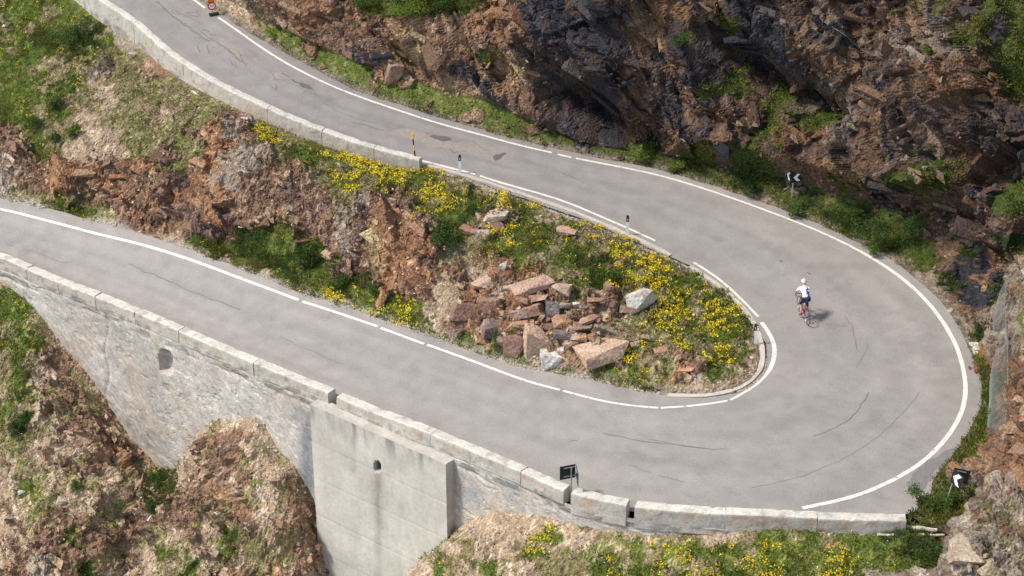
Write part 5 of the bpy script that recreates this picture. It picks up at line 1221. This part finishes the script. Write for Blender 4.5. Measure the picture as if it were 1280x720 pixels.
# ---------------------------------------------------------------- bicycle and rider
rear, front = pt(1007.5, 403.5), pt(999.5, 389.5); mid = (rear + front) / 2; hd = math.atan2(-(front - rear)[0], (front - rear)[1])
gp = math.atan2((front - rear)[2], np.linalg.norm((front - rear)[:2]))
bk = thing('bicycle', 'road bicycle with red and black frame and thin dark wheels ridden up the bend', 'bicycle', tuple(mid), hd); bk.rotation_euler = (gp, 0, hd)
M_frame = mat_var('red_frame_paint', (.30, .02, .025), .1, 10, .5); M_alu = mat_var('aluminium', (.5, .5, .52), .1, 20, .35, .5, .8)
def rod(name, P, r, m, par_, n=8): b = MB(); b.tube(P, r, n); return b.build(name, m, par_, True)
for yy in (-.5, .5):
    b = MB(); b.ring((0, yy, .34), .325, .016, (1, 0, 0), 40, 8); wh = b.build('wheel', M_rub, bk, True)
    b = MB(); b.ring((0, yy, .34), .298, .012, (1, 0, 0), 40, 6); b.build('rim', M_alu, wh, True)
    b = MB()
    for k in range(16):
        a_ = 2 * pi * k / 16; b.tube([(.02 * (-1) ** k, yy, .34), (0, yy + .3 * cos(a_), .34 + .3 * sin(a_))], .0025, 3)
    b.build('spokes', M_alu, wh); rod('hub', [(-.05, yy, .34), (.05, yy, .34)], .022, M_black, wh)
BB = (0, -.08, .27); ST = (0, -.20, .80); HT = (0, .36, .82); HB = (0, .40, .66)
b = MB()
for P, r_ in (([BB, ST], .017), ([ST, HT], .016), ([BB, HB], .021), ([HT, HB], .021)): b.tube(P, r_, 8)
for sx in (-1, 1): b.tube([(sx * .02, -.10, .27), (sx * .06, -.5, .34)], .011, 6); b.tube([(sx * .02, -.20, .76), (sx * .06, -.5, .34)], .009, 6)
fr_ = b.build('frame', M_frame, bk, True)
b = MB()
for sx in (-1, 1): b.tube([(sx * .03, .405, .66), (sx * .055, .5, .34)], .013, 6)
b.build('fork', M_black, bk, True)
rod('seat_post', [ST, (0, -.235, .93)], .014, M_alu, bk)
b = MB(); b.tube([(0, -.36, .95), (0, -.28, .955), (0, -.18, .95), (0, -.06, .945)], [.055, .07, .035, .015], 8); b.build('saddle', M_black, bk, True)
b = MB(); b.box((0, -.36, .86), (.08, .12, .09)); b.build('saddle_bag', M_black, bk)
b = MB(); b.tube([(-.2, .43, .93), (0, .40, .93), (.2, .43, .93)], .015, 8)
for sx in (-1, 1): b.tube([(sx * .2, .43, .93), (sx * .205, .52, .92), (sx * .205, .55, .86), (sx * .205, .50, .80), (sx * .205, .42, .79)], .015, 8)
b.build('handlebar', M_black, bk, True)
rod('stem', [(0, .36, .84), (0, .41, .93)], .016, M_black, bk)
for sx, fy, fz in ((-1, .06, .15), (1, -.20, .39)):
    rod('crank', [(sx * .05, -.08, .27), (sx * .08, -.08 + (fy + .07), fz)] if False else [(sx * .05, -.08, .27), (sx * .075, -.08 + (.09 if sx < 0 else -.09), .27 + (-.14 if sx < 0 else .14))], .011, M_alu, bk)
    b = MB(); b.box((sx * .12, -.08 + (.09 if sx < 0 else -.09), .27 + (-.14 if sx < 0 else .14)), (.09, .06, .02)); b.build('pedal', M_black, bk)
b = MB(); b.ring((.045, -.08, .27), .09, .006, (1, 0, 0), 24, 5); b.build('chainring', M_black, bk)
rod('bottle', [(0, .05, .42), (0, .13, .58)], .036, M_white, bk)

pr = thing('person', 'cyclist in white jersey with blue panel, navy shorts and pale helmet, seen from behind', 'person', tuple(mid), hd); pr.rotation_euler = (gp, 0, hd)
sv, se, sr, slab = [], [], [], []
def sk(p, r_, parent_i, lab):
    sv.append(p); sr.append(r_); i = len(sv) - 1
    if parent_i is not None: se.append((parent_i, i)); slab.append((parent_i, i, lab))
    return i
pel = sk((0, -.22, 1.02), .135, None, 'shorts'); w1 = sk((0, -.12, 1.15), .125, pel, 'jersey'); w2 = sk((0, .02, 1.29), .145, w1, 'jersey'); w3 = sk((0, .14, 1.385), .135, w2, 'jersey')
nk = sk((0, .20, 1.45), .055, w3, 'skin'); hd1 = sk((0, .25, 1.53), .082, nk, 'skin'); hd2 = sk((0, .27, 1.62), .09, hd1, 'skin'); sk((0, .37, 1.555), .02, hd1, 'skin')
for sx in (-1, 1):
    sh = sk((sx * .195, .15, 1.37), .068, w3, 'jersey'); ua = sk((sx * .245, .23, 1.24), .048, sh, 'jersey'); el = sk((sx * .275, .31, 1.13), .038, ua, 'skin'); wr = sk((sx * .215, .45, 1.0), .025, el, 'skin'); hnd = sk((sx * .207, .50, .965), .03, wr, 'skin')
    for k, (oy, L_) in enumerate(((.0, .9), (.012, 1.0), (.024, .95), (.036, .8))):
        f1_ = sk((sx * (.225), .515 + oy - .02, .948 - k * .012), .009, hnd, 'skin'); f2a = sk((sx * .228, .53 + oy - .02, .925 - k * .012), .008, f1_, 'skin'); sk((sx * .205, .525 + oy - .02, .905 - k * .012), .007, f2a, 'skin')
    t1 = sk((sx * .185, .51, .96), .010, hnd, 'skin'); sk((sx * .183, .525, .93), .008, t1, 'skin')
    hp = sk((sx * .10, -.17, .98), .098, pel, 'shorts')
    if sx < 0: kn, an, to_ = (-.11, .13, .62), (-.11, -.08, .24), (-.12, .07, .15)
    else: kn, an, to_ = (.11, .20, .80), (.11, -.16, .49), (.12, -.10, .43)
    th_ = sk(tuple(np.array(sv[hp]) * .5 + np.array(kn) * .5), .078, hp, 'shorts'); kk = sk(kn, .054, th_, 'shorts'); cf = sk(tuple(np.array(kn) * .62 + np.array(an) * .38 + np.array([0, -.02, 0])), .053, kk, 'skin'); aa = sk(an, .032, cf, 'skin')
    hl = sk((an[0], an[1] - .03, an[2] - .06), .034, aa, 'shoe'); sk((an[0], an[1] + .16, an[2] - .085), .03, hl, 'shoe')
me = bpy.data.meshes.new('body'); me.from_pydata([tuple(p) for p in sv], se, []); po = bpy.data.objects.new('body', me); COL.objects.link(po)
mod = po.modifiers.new('skin', 'SKIN'); mod.use_smooth_shade = True
for i, sd_ in enumerate(me.skin_vertices[0].data): sd_.radius = (sr[i] * (1.28 if i in (pel, w1, w2, w3) else 1.08), sr[i] * (.9 if i in (w1, w2, w3) else 1.08)); sd_.use_root = (i == pel)
ms = po.modifiers.new('sub', 'SUBSURF'); ms.levels = 2; ms.render_levels = 2
bpy.context.view_layer.update(); bm_ = bpy.data.meshes.new_from_object(po.evaluated_get(bpy.context.evaluated_depsgraph_get())); bpy.data.objects.remove(po)
M_skin = mat_var('skin', (.52, .30, .21), .08, 20, .6); M_jersey = mat_var('white_jersey', (.74, .75, .80), .06, 14, .8); M_navy = mat_var('navy_cloth', (.014, .02, .055), .2, 20, .8); M_shoe = mat_var('red_shoe', (.30, .03, .03), .1, 20, .5); M_blue = mat_var('blue_cloth', (.05, .07, .22), .15, 20, .8)
for m_ in (M_skin, M_jersey, M_navy, M_shoe, M_blue): bm_.materials.append(m_)
A_ = np.array([sv[a] for a, b2, l in slab]); B_ = np.array([sv[b2] for a, b2, l in slab]); rad = np.array([.5 * (sr[a] + sr[b2]) for a, b2, l in slab])
LI = {'skin': 0, 'jersey': 1, 'shorts': 2, 'shoe': 3}
for p in bm_.polygons:
    c = np.array(p.center); D = B_ - A_; t_ = np.clip(((c - A_) * D).sum(1) / (D ** 2).sum(1), 0, 1); d_ = np.linalg.norm(A_ + D * t_[:, None] - c, axis=1) - rad * .8
    lab = slab[int(d_.argmin())][2]; k = LI[lab]
    if lab == 'skin' and c[2] < .40 and c[2] > .17 and c[0] < 0: k = 1 if c[2] < .30 else 0
    if k == 1 and .03 < c[0] < .10 and c[1] < .1 and c[2] > 1.1: k = 4
    if k == 1 and c[2] < 1.14 and abs(c[0]) < .2 and c[1] < 0: k = 4
    p.material_index = k; p.use_smooth = True
bo = bpy.data.objects.new('body', bm_); link(bo, pr)
# helmet, hair, jersey pocket
def dome(name, c, rx, ry, rz_, m, parent, n=18, k=8, zmin=-.15):
    b = MB(); vs = []
    for i in range(k + 1):
        a_ = (pi / 2 - zmin) * i / k
        for j in range(n): vs.append((c[0] + rx * sin(a_) * cos(2 * pi * j / n), c[1] + ry * sin(a_) * sin(2 * pi * j / n), c[2] + rz_ * cos(a_)))
    b.add(vs, [(i * n + j, i * n + (j + 1) % n, (i + 1) * n + (j + 1) % n, (i + 1) * n + j) for i in range(k) for j in range(n)]); return b.build(name, m, parent, True)
hm = dome('helmet', (0, .265, 1.62), .105, .135, .115, M_jersey, pr)
for sx in (-.05, 0, .05):
    b = MB(); b.tube([(sx, .13, 1.66), (sx, .20, 1.722), (sx, .29, 1.73), (sx, .37, 1.69)], .009, 6); b.build('vent', M_navy, hm)
dome('hair', (0, .25, 1.60), .096, .105, .09, mat_var('dark_hair', (.04, .025, .02), .2, 30), pr)
for sx in (-1, 1):
    b = MB(); b.tube([(sx * .092, .25, 1.54), (sx * .096, .255, 1.57)], [.012, .016], 6); b.build('ear', M_skin, pr)
    b = MB(); b.tube([(sx * .03, .345, 1.585), (sx * .03, .352, 1.585)], .011, 8); b.build('eye', M_black, pr)
b = MB(); b.tube([(-.022, .343, 1.512), (.022, .343, 1.512)], .006, 5); b.build('mouth', M_red, pr)
